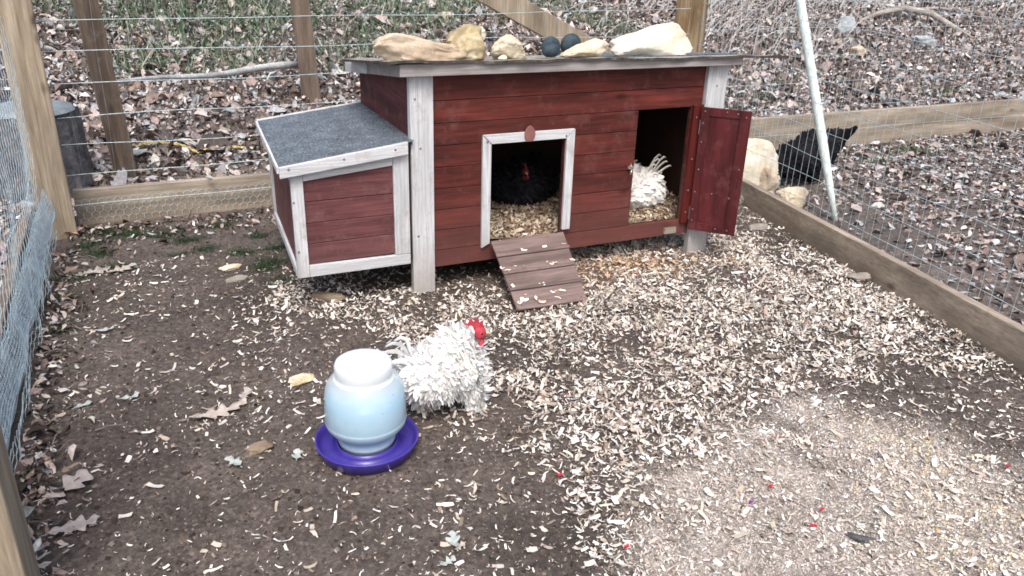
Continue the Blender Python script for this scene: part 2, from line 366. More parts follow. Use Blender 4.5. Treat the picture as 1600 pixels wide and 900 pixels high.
def palette(n, cols, weights, var=.15):
    cols = np.array(cols); w_ = np.array(weights, float); w_ /= w_.sum()
    c = cols[rng.choice(len(cols), n, p=w_)]
    return np.clip(c * rng.uniform(1 - var, 1 + var, (n, 1)) * rng.uniform(.96, 1.04, (n, 3)), 0, 1)

# value noise in numpy
_g = rng.random((64, 64))
def vnoise(x, y, s):
    x = np.asarray(x) / s + 100.3; y = np.asarray(y) / s + 100.7
    xi = np.floor(x).astype(int); yi = np.floor(y).astype(int); fx = x - xi; fy = y - yi
    fx = fx * fx * (3 - 2 * fx); fy = fy * fy * (3 - 2 * fy)
    g = lambda a, b: _g[a % 64, b % 64]
    return (g(xi, yi) * (1 - fx) + g(xi + 1, yi) * fx) * (1 - fy) + (g(xi, yi + 1) * (1 - fx) + g(xi + 1, yi + 1) * fx) * fy
def fbm(x, y, s, o=3):
    return sum(vnoise(x + 7.1 * k, y - 3.3 * k, s / 2 ** k) / 2 ** k for k in range(o)) / sum(1 / 2 ** k for k in range(o))

# ------------------------------------------------------------------ terrain
def hill(y):
    t = np.clip(np.asarray(y, float) - 4.4, 0, 40); return .34 * t * t / (t + .5)
def height(x, y):
    x = np.asarray(x, float); y = np.asarray(y, float)
    out = np.clip((y - 4.3) / 1.5, 0, 1)
    h = hill(y) + (fbm(x, y, .5) - .5) * (.012 + .10 * out) + (vnoise(x, y, .06) - .5) * .010 + (vnoise(x + 3.1, y, .027) - .5) * .009
    h = h + np.where(y > 4.6, (fbm(x, y, 2.5) - .5) * .25 * out, 0)
    return h
# shavings coverage, control points on the ground (x, y, cover)
COVER = np.array([(-0.27,3.27,.2),(0.07,3.5,.25),(-.2,3.75,.25),(.3,3.8,.2),(0.07,3.14,.14),(0.43,3.37,.15),(-0.06,2.62,.10),(-0.25,2.48,.13),(0.01,2.21,.22),(-0.2,2.03,.1),(-0.03,1.78,.08),(-0.27,1.71,.14),(0.09,1.56,.08),(0.24,1.57,.1),(0.29,2.26,.2),(0.35,2.62,.3),(0.56,2.83,.6),(0.72,2.7,.75),(0.95,2.62,.7),(0.89,2.9,.4),(0.98,2.37,.8),(1.18,2.53,.9),(0.56,2.43,.25),(1.05,2.14,.8),(1.36,2.34,1),(1.75,2.73,1),(1.13,1.93,.9),(0.88,1.87,.3),(0.91,1.71,.45),(0.66,1.81,.2),(0.47,1.53,.12),(0.63,1.51,.18),(0.64,1.34,.28),(0.9,1.49,.5),(0.78,1.28,.45),(1.58,2.25,1),(1.22,1.69,.95),(1.05,1.43,.75),(0.92,1.22,.6),(1.99,2.42,1),(1.52,1.78,.9),(1.21,1.36,.6),(1.03,1.13,.45),(2.25,2.32,1),(2.35,2.75,.9),(2.5,2.62,.8),(2.76,2.7,.3),(2.5,2.23,.8),(1.86,1.87,.9),(1.67,1.51,.6),(1.31,1.24,.35),(1.26,1.06,.3),(2.18,1.75,.9),(2.48,2.03,.75),(2.5,1.9,.8),(2.36,1.63,.7),(1.98,1.43,.5),(2.23,1.45,.25),(2.04,1.48,.3),(2.23,1.29,.3),(2.43,1.37,.25),(2.04,1.25,.45),(1.93,1.07,.3),(1.68,1.27,.3),(1.58,1.07,.22),(1.63,.93,.22),(1.74,.86,.22),(1.48,1.97,.75),(1.34,2.03,.85),(2.04,2.2,.75),(2.61,2.94,.45),(1.11,2.82,.1),(1.4,2.71,.2),(1.94,2.82,.95),(1.2,3.1,.15),(2,3.2,.4),(1.0,.9,.3),(1.5,.7,.2),(.4,1.2,.15),(2.9,3.6,.15),(-.3,3.8,.08)])
COVER[:, 2] = np.where((COVER[:, 0] > 1.15) & (COVER[:, 1] < 1.32) & (COVER[:, 0] < 2.1), np.maximum(COVER[:, 2], .46), COVER[:, 2])
def field(x, y, pts, s=.13):
    x = np.asarray(x, float); y = np.asarray(y, float); num = np.zeros_like(x); den = np.full_like(x, 1e-9)
    for px, py, d in pts:
        wgt = np.exp(-((x - px) ** 2 + (y - py) ** 2) / (2 * s * s)) + 1e-4 / ((x - px) ** 2 + (y - py) ** 2 + .05); num += wgt * d; den += wgt
    return num / den
def board_x(y): return 2.365 + .158 * (y) - 0.0   # inner face of the right-hand board
def in_pen(x, y): return (x > -.42) & (x < board_x(y) - .01) & (y < 4.04)
GRIT = [(1.05, 1.1, .2), (1.2, 1.28, .2), (1.50, 1.05, .36), (1.75, 1.22, .27), (1.25, 1.10, .24), (1.85, .85, .32), (1.45, 1.38, .17), (1.3, .8, .3), (1.72, 1.5, .13)]
def grit_amt(x, y):
    g = np.zeros_like(np.asarray(x, float))
    for a, b, r in GRIT: g = np.maximum(g, np.exp(-(((x - a) ** 2 + (y - b) ** 2) / (r * r)) ** 1.5))
    return np.clip(g * 1.25 * (0.15 + 1.5 * fbm(x, y, .16)), 0, 1) * in_pen(x, y)

def axis_vals(a, b, fine, lo, hi, g=1.13):
    v = list(np.arange(a, b, fine)); st = fine; x = a
    while x > lo: st *= g; x -= st; v.insert(0, x)
    st = fine; x = v[-1]
    while x < hi: st *= g; x += st; v.append(x)
    return np.array(v)
gx = axis_vals(-.9, 3.3, .013, -60, 80); gy = axis_vals(.7, 4.3, .013, -40, 90)
GX, GY = np.meshgrid(gx, gy)
nx, ny = len(gx), len(gy)
GZ = height(GX, GY)
V = np.stack([GX, GY, GZ], -1).reshape(-1, 3)
ii = (np.arange(ny - 1)[:, None] * nx + np.arange(nx - 1)[None]).ravel()
F = np.stack([ii, ii + 1, ii + nx + 1, ii + nx], -1)
soil = np.array((0.112, 0.094, 0.083)); soil_d = np.array((0.056, 0.046, 0.040)); gritc = np.array((0.33, 0.305, 0.28)); woods = np.array((0.125, 0.108, 0.098)); dust = np.array((.20, .14, .10))  # woods is lightened, putting slope haze into the soil colour
fb = fbm(GX, GY, .5)[..., None]
colr = soil_d + (soil - soil_d) * np.clip(fb * 2 - .45, 0, 1)
outm = ((GY > 4.1) | (GX < -.5) | (GX > board_x(GY) + .03))[..., None]
colr = np.where(outm, woods * (.7 + .6 * fb), colr)
ga = grit_amt(GX, GY)[..., None]; colr = colr * (1 - ga * .9) + gritc * ga * .9
du = np.exp(-(((GX - 1.8) / .42) ** 2 + ((GY - 2.72) / .17) ** 2))[..., None]; colr = colr * (1 - du * .7) + dust * du * .7
gr = np_mesh('ground', V, F, colr.reshape(-1, 3), M['soil'], True); tag(gr, kind='structure')

# ------------------------------------------------------------------ loose ground cover (uncountable)
def strip(n, L, W, arc=0.0, curl=0.0, taper=.5):
    """a curved shaving: n quads long, bent in its plane (arc) and out of it (curl)"""
    vs = []; fs = []
    for i in range(n + 1):
        t = i / n - .5; a = arc * t; c = curl * t
        cx = L * (math.sin(a) / arc if abs(arc) > .01 else t); cyy = L * ((1 - math.cos(a)) / arc if abs(arc) > .01 else 0)
        z = L * ((1 - math.cos(c)) / curl if abs(curl) > .01 else 0)
        ww = W * (1 - taper * (2 * abs(t)) ** 3) / 2
        vs += [(cx + ww * math.sin(a), cyy - ww * math.cos(a), z), (cx - ww * math.sin(a), cyy + ww * math.cos(a), z)]
    for i in range(n): fs.append((2 * i, 2 * i + 2, 2 * i + 3, 2 * i + 1))
    return vs, fs
def ragged(t, sd, j=.05):
    r_ = random.Random(sd); return [(a + r_.uniform(-j, j), b + r_.uniform(-j, j) * .7, c + r_.uniform(-j, j)) for a, b, c in t[0]], t[1]
CH = [ragged(strip(4, 1, *q), i) for i, q in enumerate([(.30, .9, 1.1, .1), (.22, 1.8, -.5, .3), (.34, .2, 1.8, 0), (.16, -1.4, 1.4, .2), (.5, .1, .5, 0), (.22, 2.4, 1.4, .2), (.46, .3, -1.2, .15), (.14, .4, .6, .4), (.12, -.9, -1, .3), (.62, .2, .8, .1), (.3, .05, .3, 0), (.2, 3.2, 2.0, .2)])]
def sample_rect(n, x0, x1, y0, y1): return rng.uniform(x0, x1, n), rng.uniform(y0, y1, n)
x, y = sample_rect(150000, -.45, 3.0, .75, 3.5)
cov = field(x, y, COVER); cov = np.where(cov > .45, cov, cov * .55) * np.clip(-.25 + 2.3 * (fbm(x, y, .15, 3)), 0, 1.5)
gg = grit_amt(x, y)
keep = (rng.random(len(x)) < cov * .82) & in_pen(x, y) & ~((cov < .3) & (rng.random(len(x)) < .25))
x, y, cov, gg = x[keep], y[keep], cov[keep], gg[keep]; n = len(x)
tilt = .18 + .36 * np.clip(cov, 0, 1)
R = euler_mats(rng.normal(0, 1, n) * tilt, rng.normal(0, 1, n) * tilt, rng.uniform(0, 6.28, n))
L = rng.lognormal(math.log(.0155), .46, n) * (1 - .25 * gg)
S = np.stack([L, np.clip(L * rng.uniform(.5, 1.1, n), .005, .022), L], -1)
z = height(x, y) + .002 + rng.random(n) * (.003 + .012 * np.clip(cov, 0, 1))
cols = palette(n, [(.68, .64, .585), (.76, .735, .69), (.56, .50, .44), (.42, .36, .30), (.24, .19, .155)], [4, 3.2, 3.5, 2.4, 1.6])
tanz = np.exp(-(((x - 1.8) / .42) ** 2 + ((y - 2.74) / .15) ** 2)); mk = rng.random(n) < tanz * .8
cols[mk] = palette(mk.sum(), [(.48, .33, .22), (.56, .43, .31), (.36, .24, .16), (.66, .56, .44)], [3, 3, 2, 1.5])
tag(scatter('wood_shavings', CH, np.stack([x, y, z], -1), R, S, cols, M['chip']),
    'cream curled wood shavings strewn over the soil of the pen', 'shavings', kind='stuff')
# fine shavings dust between the curls
x, y = sample_rect(110000, -.42, 3.0, .75, 3.3)
cov = field(x, y, COVER); keep = (rng.random(len(x)) < cov * .4 + .03 + .35 * grit_amt(x, y)) & in_pen(x, y); x, y = x[keep], y[keep]; n = len(x)
R = euler_mats(rng.normal(0, .5, n), rng.normal(0, .5, n), rng.uniform(0, 6.28, n)); L = rng.uniform(.003, .009, n)
tag(scatter('wood_crumbs', [strip(1, 1, .5, .1, .1, .3), strip(1, 1, .3, .1, .1, .6)], np.stack([x, y, height(x, y) + .003 + rng.random(n) * .004], -1), R, np.stack([L, L, L], -1),
    palette(n, [(.56, .50, .44), (.40, .34, .29), (.72, .68, .63), (.20, .155, .125)], [3, 3, 3, 2.5]), M['chip']), 'fine crumbs of broken shavings between the curls', 'crumbs', kind='stuff')

tet = ([(-.5, -.4, 0), (.5, -.3, 0), (.1, .5, 0), (0, 0, .6)], [(0, 1, 3), (1, 2, 3), (2, 0, 3)])
octa = ([(.5, 0, 0), (0, .5, 0), (-.5, 0, 0), (0, -.5, 0), (.05, .03, .45)], [(0, 1, 4), (1, 2, 4), (2, 3, 4), (3, 0, 4)])
x, y = sample_rect(170000, -.45, 2.9, .75, 4.05)
keep = in_pen(x, y) & (rng.random(len(x)) > grit_amt(x, y) * 1.3) & (rng.random(len(x)) < .75 - .6 * np.clip(field(x, y, COVER), 0, 1)) & (rng.random(len(x)) < 1.2 - y * .22); x, y = x[keep], y[keep]; n = len(x)
L = rng.lognormal(math.log(.0062), .55, n); L = np.clip(L, .002, .024)
R = euler_mats(rng.normal(0, .25, n), rng.normal(0, .25, n), rng.uniform(0, 6.28, n))
tag(scatter('soil_crumbs', [octa], np.stack([x, y, height(x, y) - .001], -1), R, np.stack([L, L * rng.uniform(.6, 1.2, n), L * rng.uniform(.6, 1.3, n)], -1),
    palette(n, [(.10, .078, .066), (.06, .045, .037), (.17, .14, .12), (.03, .022, .018)], [3, 2.5, 1.2, 1.5], .25), M['clod']), 'dark crumbly soil clods on the pen floor', 'soil', kind='stuff')

x, y = sample_rect(330000, .6, 2.6, .7, 2.0)
keep = rng.random(len(x)) < grit_amt(x, y) ** 1.3 * .62; x, y = x[keep], y[keep]; n = len(x)
L = rng.lognormal(math.log(.0030), .35, n)
cg = palette(n, [(.46, .41, .37), (.60, .56, .52), (.33, .285, .25), (.18, .15, .13), (.74, .71, .67)], [4, 3, 3, 1.2, 1.2])
corn = np.zeros(n)
for a, b, r in [(1.85, 1.26, .14), (1.73, 1.12, .12), (1.75, 1.06, .1), (1.6, .88, .12), (1.86, 1.44, .06), (1.83, .97, .1)]: corn = np.maximum(corn, np.exp(-((x - a) ** 2 + (y - b) ** 2) / (r * r)))
mk = rng.random(n) < corn * .15; cg[mk] = palette(mk.sum(), [(.60, .42, .16), (.74, .66, .46)], [1, 2]); L[mk] *= 1.6
R = euler_mats(rng.normal(0, .3, n), rng.normal(0, .3, n), rng.uniform(0, 6.28, n))
tag(scatter('feed_grit', [tet], np.stack([x, y, height(x, y)], -1), R, np.stack([L, L, L], -1), cg, M['grit']),
    'pale crushed grain and grit spilled over the pen floor', 'grain', kind='stuff')

# leaf litter
def leafT(k, seed):
    r = random.Random(seed); vs = []; fs = []
    ws = [.05, .34, .2, .42, .26, .3, .06] if k else [.04, .24, .34, .36, .30, .18, .03]
    cu = r.uniform(-1.6, 1.6); fold = r.uniform(.1, .5) * r.choice((-1, 1)); n = len(ws)
    for i, wv in enumerate(ws):
        t = i / (n - 1) - .5; z = cu * t * t * .35 + r.uniform(-.04, .04)
        vs += [(t, wv, z + fold * wv + r.uniform(-.04, .04)), (t + r.uniform(-.02, .02), 0, z), (t, -wv * r.uniform(.8, 1.1), z + fold * wv)]
    for i in range(n - 1):
        a = 3 * i; fs += [(a, a + 1, a + 4, a + 3), (a + 1, a + 2, a + 5, a + 4)]
    return vs, fs
LT = [leafT(i % 2, i) for i in range(8)]
# lighter version for the many
def leafS(seed):
    r = random.Random(seed); cu = r.uniform(-.35, .35); f = r.uniform(-.3, .3)
    vs = [(-.5, 0, 0), (-.18, .34, f), (0, 0, cu * .4), (-.15, -.32, f + r.uniform(-.1, .1)), (.25, .28, f + r.uniform(-.15, .15)), (.5, 0, cu), (.22, -.3, f)]
    return vs, [(0, 2, 1, 1), (0, 3, 2, 2), (1, 2, 5, 4), (3, 6, 5, 2)]
def leafS3(seed):
    vs, _ = leafS(seed); return vs, [(0, 2, 1), (0, 3, 2), (1, 2, 4), (2, 5, 4), (3, 6, 2), (6, 5, 2)]
LS = [leafS3(i) for i in range(10)]
LCOL = [(.31, .245, .225), (.50, .435, .405), (.19, .145, .13), (.075, .06, .055), (.40, .41, .43), (.66, .63, .61), (.26, .19, .15), (.40, .33, .305)]  # leaf tones, greys raised to put hill haze into the colour
x, y = sample_rect(230000, -4.5, 13, 4.16, 11.0)
keep = (rng.random(len(x)) < np.where(y > 8.2, .35, 1)) & (x < 2 + y * 1.45) & (x > -y * .45); x, y = x[keep], y[keep]; n = len(x)
L = rng.lognormal(math.log(.031), .50, n)
R = euler_mats(rng.normal(0, .65, n) + .1, rng.normal(0, .65, n), rng.uniform(0, 6.28, n))
tag(scatter('hillside_leaves', LS, np.stack([x, y, height(x, y) + .008 + rng.random(n) * .03], -1), R, np.stack([L, L * rng.uniform(.6, 1.1, n), L], -1),
    palette(n, LCOL, [4, 4.2, 3, 2.6, 4.6, 2.2, .8, 2]), M['litter']), 'fallen brown and grey leaves covering the slope behind the pen', 'leaves', kind='stuff')
x, y = sample_rect(26000, 2.4, 8, .6, 4.2)
d = x - board_x(y) - .05
keep = (d > .0) & (rng.random(len(x)) < np.clip(.05 + d * 1.1 + (y > 3.6) * .1, 0, 1) * np.clip(.2 + fbm(x, y, .5) * 1.3, 0, 1)); x, y = x[keep], y[keep]; n = len(x)
L = rng.lognormal(math.log(.030), .42, n); R = euler_mats(rng.normal(0, .3, n), rng.normal(0, .3, n), rng.uniform(0, 6.28, n))
tag(scatter('side_yard_leaves', LS, np.stack([x, y, height(x, y) + .006 + rng.random(n) * .012], -1), R, np.stack([L, L * rng.uniform(.6, 1, n), L], -1),
    palette(n, LCOL, [3, 2, 3, 3, 4, 1.3, .5, 1.2]), M['litter']), 'grey flattened leaves on the ground right of the pen', 'leaves', kind='stuff')
x, y = sample_rect(4200, -3.2, -.5, 1.0, 4.6); n = len(x)
L = rng.lognormal(math.log(.05), .35, n); R = euler_mats(rng.normal(0, .35, n), rng.normal(0, .35, n), rng.uniform(0, 6.28, n))
tag(scatter('left_yard_leaves', LS, np.stack([x, y, height(x, y) + .006 + rng.random(n) * .02], -1), R, np.stack([L, L * rng.uniform(.6, 1, n), L], -1),
    palette(n, LCOL, [3, 3, 2, 2, 3, 3, .5, 1.5]), M['litter']), 'fallen leaves on the ground left of the wire fence', 'leaves', kind='stuff')
# debris drifted along the left fence and back board
x = np.concatenate([-.42 + np.abs(rng.normal(0, .055, 800)), rng.uniform(-.38, .6, 420)]); y = np.concatenate([rng.uniform(1.2, 3.7, 800), 4.0 - np.abs(rng.normal(0, .16, 420))]); n = len(x)
L = rng.lognormal(math.log(.024), .4, n); R = euler_mats(rng.normal(0, .5, n), rng.normal(0, .5, n), rng.uniform(0, 6.28, n))
tag(scatter('drifted_leaf_bits', LS, np.stack([x, y, height(x, y) + .005 + rng.random(n) * .02], -1), R, np.stack([L, L * .6, L], -1),
    palette(n, LCOL + [(.05, .04, .03)], [2, 3, 3, 3, 1.5, 2, 1, 1, 4]), M['litter']), 'small dark leaf scraps drifted against the foot of the left fence', 'leaf debris', kind='stuff')

# grass and moss
def blade(h=1.0, bend=.5):
    vs = []; fs = []
    for i in range(4):
        t = i / 3; wv = .045 * (1 - t * .9); vs += [(-wv, bend * t * t, h * t * (1 - .3 * bend * t)), (wv, bend * t * t, h * t * (1 - .3 * bend * t))]
    for i in range(3): fs.append((2 * i, 2 * i + 1, 2 * i + 3, 2 * i + 2))
    return vs, fs
BL = [blade(1, .3), blade(.9, .7), blade(.8, 1.1)]
def tufts(name, centers, spread, per, length, cols, weights, label):
    xs = []; ys = []
    for (a, b, k) in centers:
        m_ = int(per * k); xs.append(rng.normal(a, spread * k ** .5, m_)); ys.append(rng.normal(b, spread * k ** .5 * .7, m_))
    x = np.concatenate(xs); y = np.concatenate(ys); n = len(x)
    R = euler_mats(rng.normal(0, .35, n), rng.normal(0, .35, n), rng.uniform(0, 6.28, n)); L = length * rng.lognormal(0, .35, n)
    return tag(scatter(name, BL, np.stack([x, y, height(x, y)], -1), R, np.stack([L, L, L], -1), palette(n, cols, weights, .25), M['blade']), label, 'grass', kind='stuff')
hg = [(.22,6.88,2),(.54,6.55,2.2),(.91,6.87,2),(.32,6.2,1),(1.33,6.1,1.2),(1.72,6.85,2),(2.08,6.61,1.8),(-.05,6.1,.5),(2.5,6.84,1.8),(3.98,6.54,.8),(4.1,6.28,.6),(1.77,6.28,1.2),(3.6,6.81,1.6),(-.1,6.8,1.2),(1.2,6.6,1.5),(3.0,6.9,1.5),(.7,6.1,.6),(-.5,7.0,.8),(1.4,7.3,2),(.5,7.4,2),(2.5,7.4,2)]
tufts('hillside_grass', hg, .17, 620, .075, [(.085, .155, .085), (.17, .25, .16), (.34, .38, .30), (.045, .08, .05), (.42, .43, .36)], [3, 3, 2, 2, 2], 'patchy green and straw grass tufts growing on the slope')
tufts('side_yard_grass', [(4.61,5.19,.4),(6.53,4.99,.6),(4.9,5.4,.4),(4.83,3.83,.5),(4.3,3.7,.25),(5.5,3.9,.2)], .10, 240, .055, [(.06, .11, .06), (.13, .19, .12), (.3, .3, .2)], [3, 2, 1], 'small green grass sprigs between the leaves on the right')
tufts('pen_moss', [(-.27,3.63,.5),(.05,3.51,.25),(-.12,3.85,.9),(-.38,3.38,.6),(-.3,3.75,.6),(.1,3.68,.5),(-.2,3.45,.4),(.30,3.45,.4),(.45,3.45,.5),(.40,3.3,.5),(.40,3.63,.3),(.41,3.08,.35),(-.39,3.19,.5),(-.22,3.9,.8),(.16,3.56,.3),(.38,3.25,.5),(.02,3.8,.7),(.25,3.85,.5),(-.37,2.9,.3)], .05, 1300, .017, [(.030, .055, .028), (.05, .08, .04), (.026, .042, .03), (.10, .14, .06)], [3, 3, 3, .7], 'low dark green moss and weeds in the back left corner of the pen')

# thin pale stems
mb = MB()
def stem(px, py, ln, hg_, thick, lean=None):
    a = random.uniform(0, 6.28) if lean is None else lean + random.gauss(0, .6)
    b0 = Vector((px, py, float(height(px, py)))); pts = []
    for i in range(6):
        t = i / 5; pts.append(b0 + Vector((math.cos(a) * ln * t, math.sin(a) * ln * t * .7, hg_ * math.sin(t * 2.4) + random.uniform(-.01, .01) + hill(py + math.sin(a) * ln * t * .7) - hill(py))))
    mb.tube(pts, [thick, thick, thick * .8, thick * .7, thick * .5, thick * .3], 4)
for cx_, cy_, k in [(4.49,6.93,60),(6.04,6.91,70),(4.98,6.3,60),(5.68,6.15,36),(6.76,6.74,45),(9.28,6.69,50),(5.3,6.7,80),(8,7,40),(3.6,6.9,22),(1.2,6.7,10)]:
    for _ in range(int(k * .85)): stem(random.gauss(cx_, .38), random.gauss(cy_, .22), random.uniform(.15, .5), random.uniform(.06, .26), random.uniform(.002, .0045), .3)
tag(build('brush_stems', mb, flat_mat('dry stem', (.46, .44, .42), .8, var=.4), fix=False), 'tangle of thin pale dead stems arching over the slope behind the post', 'brush', kind='stuff')
mb = MB()
for _ in range(420):
    px, py = random.uniform(-1, 10), random.uniform(4.5, 7.4); stem(px, py, random.uniform(.08, .3), random.uniform(.01, .04), random.uniform(.0015, .0045))
for _ in range(60):
    px, py = random.uniform(3.1, 6), random.uniform(1, 4); stem(px, py, random.uniform(.05, .2), .012, .002)
for _ in range(60):
    px = -.42 + abs(random.gauss(0, .06)); stem(px, random.uniform(1.3, 3.6), random.uniform(.04, .14), .02, .0014)
tag(build('fallen_twigs', mb, flat_mat('grey twig', (.26, .22, .19), .85, var=.4), fix=False), 'thin grey twigs lying among the fallen leaves', 'twigs', kind='stuff')

# ================================================================== CHICKEN COOP
coop = thing('chicken_coop', 'red boarded chicken coop with pale trim, open hatch and side nest box', 'chicken coop', (1.56, 3.15, 0))
FY = 2.79
def hole_boxes(mb, x0, x1, y0, y1, z0, z1, holes):
    """box minus rectangular holes, cut into butted cells"""
    xs = sorted({x0, x1} | {v for h in holes for v in h[:2] if x0 < v < x1}); zs = sorted({z0, z1} | {v for h in holes for v in h[2:] if z0 < v < z1})
    for i in range(len(xs) - 1):
        run = None
        for j in range(len(zs) - 1):
            cx_, cz = (xs[i] + xs[i+1]) / 2, (zs[j] + zs[j+1]) / 2
            if any(h[0] < cx_ < h[1] and h[2] < cz < h[3] for h in holes): continue
            mb.box(xs[i], xs[i+1], y0, y1, zs[j], zs[j+1])
    return mb
POP = (1.190, 1.510, .165, .575); HATCH = (1.846, 2.108, .165, .667)
rows = [.095, .165, .247, .330, .413, .496, .579, .662, .745, .842]
for i in range(len(rows) - 1):
    z0, z1 = rows[i] + .0012, rows[i+1] - .0012
    segs = []; cuts = [h for h in (POP, HATCH) if h[2] < z1 - .01 and h[3] > z0 + .01]
    full = [h for h in cuts if h[2] <= z0 + .003 and h[3] >= z1 - .003]
    xs = [.9575] + [v for h in full for v in h[:2]] + [2.160]
    for k in range(0, len(xs), 2):
        mb = hole_boxes(MB(), xs[k], xs[k+1], FY + random.uniform(0, .0015), FY + .015, z0, z1, [h for h in cuts if h not in full])
        p = build('plank', mb, M['red_x'], coop, bevel=.0014 if len(mb.v) == 8 else 0)
inner = hole_boxes(MB(), .90, 2.235, FY + .0155, FY + .022, .097, .84, [POP, HATCH]); build('shade_lining', inner, M['inner'], coop)  # added backing sheet, blocks light through the plank gaps
lw = MB().prism([(.875, 2.812, .10), (.875, 3.50, .10), (.875, 3.50, .785), (.875, 2.812, .866)], (.015, 0, 0)); build('side_panel', lw, M['red_side'], coop)
rw = MB().prism([(2.238, 2.812, .10), (2.238, 3.50, .10), (2.238, 3.50, .785), (2.238, 2.812, .866)], (.015, 0, 0)); build('side_panel', rw, M['red_side'], coop)
build('back_panel', MB().box(.875, 2.253, 3.501, 3.516, .10, .785), M['red_x'], coop)
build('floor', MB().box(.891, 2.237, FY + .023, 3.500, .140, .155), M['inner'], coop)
build('shade_lining', MB().box(2.228, 2.236, 2.814, 3.49, .156, .775), M['inner'], coop)  # added dark sheet, hides the red wall to deepen interior shade
build('shade_lining', MB().box(.892, 2.227, 3.488, 3.4995, .156, .775), M['inner'], coop)  # second added sheet, darkens the back wall the same way
SC = None
def screw(px=None, py=None, y=None, parent=None, pos=None, nrm=(0, -1, 0), r=.0042):
    global SC
    pos = pos or on_y(px, py, y)
    if SC is None:
        mb = MB().lathe([(0.0001, .0022), (.6, .0020), (1, .0)], n=10); me = bpy.data.meshes.new('screw')
        mb2 = MB().lathe([(.0001, .0026), (.0030, .0022), (.0042, 0)], n=10); me.from_pydata(mb2.v, [], mb2.f); me.materials.append(M['screw']); SC = me
    o = link('screw', SC, None, parent, pos - origin_of(parent)); o.rotation_euler = Vector(nrm).to_track_quat('Z', 'Y').to_euler(); return o
legs = [(.867, .955), (2.162, 2.262)]
for i, (a, b) in enumerate(legs):
    lg = build('leg', MB().box(a, b, 2.772, 2.806, -.03, .8425), M['trim_z'], coop, bevel=.003)
    for (px, py) in ([(648, 155), (654, 369), (657, 232)] if i == 0 else [(1120, 134), (1085, 372)]): screw(px, py, 2.7718, lg)
    build('leg', MB().box(a + .02, b - .02, 3.455, 3.4995, -.03, .12), M['trim_z'], coop, bevel=.003)
# roof
rz = lambda y: .884 - .122 * (y - 2.74)
roof = build('roof', MB().hexa([(.842, 2.752, rz(2.752) - .014), (2.280, 2.752, rz(2.752) - .014), (2.280, 3.52, rz(3.52) - .014), (.842, 3.52, rz(3.52) - .014),
                               (.842, 2.752, rz(2.752)), (2.280, 2.752, rz(2.752)), (2.280, 3.52, rz(3.52)), (.842, 3.52, rz(3.52))]), M['felt'], coop)
build('fascia', MB().hexa([(.822, 2.735, .843), (2.298, 2.735, .8365), (2.298, 2.751, .8365), (.822, 2.751, .843), (.822, 2.735, .886), (2.298, 2.735, .8765), (2.298, 2.751, .8765), (.822, 2.751, .886)]), M['fascia'], roof, bevel=.002)
for x0, x1 in ((.823, .8405), (2.2815, 2.297)):
    for (ya, yb, off, mt) in ((2.7515, 3.18, 0, 'fascia'), (3.1805, 3.53, .006, 'trim_y')):
        o2 = -off if x0 < 1 else off
        build('fascia', MB().hexa([(x0 + o2, ya, rz(ya) - .042), (x1, ya, rz(ya) - .042), (x1, yb, rz(yb) - .042), (x0 + o2, yb, rz(yb) - .042),
                                   (x0 + o2, ya, rz(ya)), (x1, ya, rz(ya)), (x1, yb, rz(yb)), (x0 + o2, yb, rz(yb))]), M[mt], roof, bevel=.002)
# pop door trim, mitred
TY, TD = 2.776, .0135
trim = lambda pts, mt: build('door_trim', MB().prism([(a, TY, b) for a, b in pts], (0, TD, 0)), M[mt], coop, bevel=.0015)
trim([(1.152, .155), (1.188, .172), (1.188, .572), (1.152, .608)], 'trim_z')
trim([(1.1535, .6095), (1.1895, .5735), (1.5105, .5735), (1.5465, .6095)], 'trim_x')
trim([(1.548, .608), (1.512, .572), (1.512, .190), (1.548, .190)], 'trim_z')
kc = on_y(828, 209, 2.772)
kp = []
for i in range(20):
    a = 2 * math.pi * i / 20; r = .023; zz = math.sin(a); kp.append((kc.x + r * math.cos(a) * (1 - .35 * max(0, zz) ** 2), 2.768, kc.z + .031 * (zz if zz < 0 else zz * 1.05)))
build('knob_plate', MB().prism(kp, (0, .0075, 0)), M['knob'], coop, bevel=.002)
for px, py, r in ((776, 372, 0),): screw(px, py, 2.7755, coop)
screw(885, 212, 2.7755, coop); screw(762, 222, 2.7755, coop)
# latch beside the hatch
lc = on_y(986, 262, 2.78)
la = build('latch', MB().box(lc.x - .012, lc.x + .006, 2.777, 2.7895, lc.z - .006, lc.z + .006).tube([(lc.x - .003, 2.78, lc.z + .012), (lc.x - .003, 2.768, lc.z + .004), (lc.x - .006, 2.766, lc.z - .014), (lc.x - .004, 2.775, lc.z - .026)], .0045, 8), M['brass'], coop, bevel=.001)
screw(pos=Vector((lc.x - .003, 2.776, lc.z + .016)), parent=la)
# hatch: fixed hinge stile and door standing open about 45 degrees
hs = build('hinge_stile', MB().box(2.109, 2.160, 2.774, 2.7895, .150, .672), M['red_frame'], coop, bevel=.002)
for zz in (.20, .30, .44, .62): screw(pos=Vector((2.128, 2.7735, zz)), parent=hs)
HX, HY = 2.150, 2.770; TH = math.radians(47); dx, dy = math.cos(TH), -math.sin(TH); nx_, ny_ = -math.sin(TH), -math.cos(TH)
def dbox(mb, u0, u1, z0, z1, t0, t1):
    P_ = lambda u, t, z: (HX + dx * u + nx_ * t, HY + dy * u + ny_ * t, z)
    return mb.hexa([P_(u0, t0, z0), P_(u1, t0, z0), P_(u1, t1, z0), P_(u0, t1, z0), P_(u0, t0, z1), P_(u1, t0, z1), P_(u1, t1, z1), P_(u0, t1, z1)])
DZ0, DZ1, DW = .125, .668, .205
door = build('door', dbox(MB(), .004, DW - .004, DZ0 + .004, DZ1 - .004, 0, .012), M['red_door'], coop); door['label'] = 'dark red hatch door swung open'
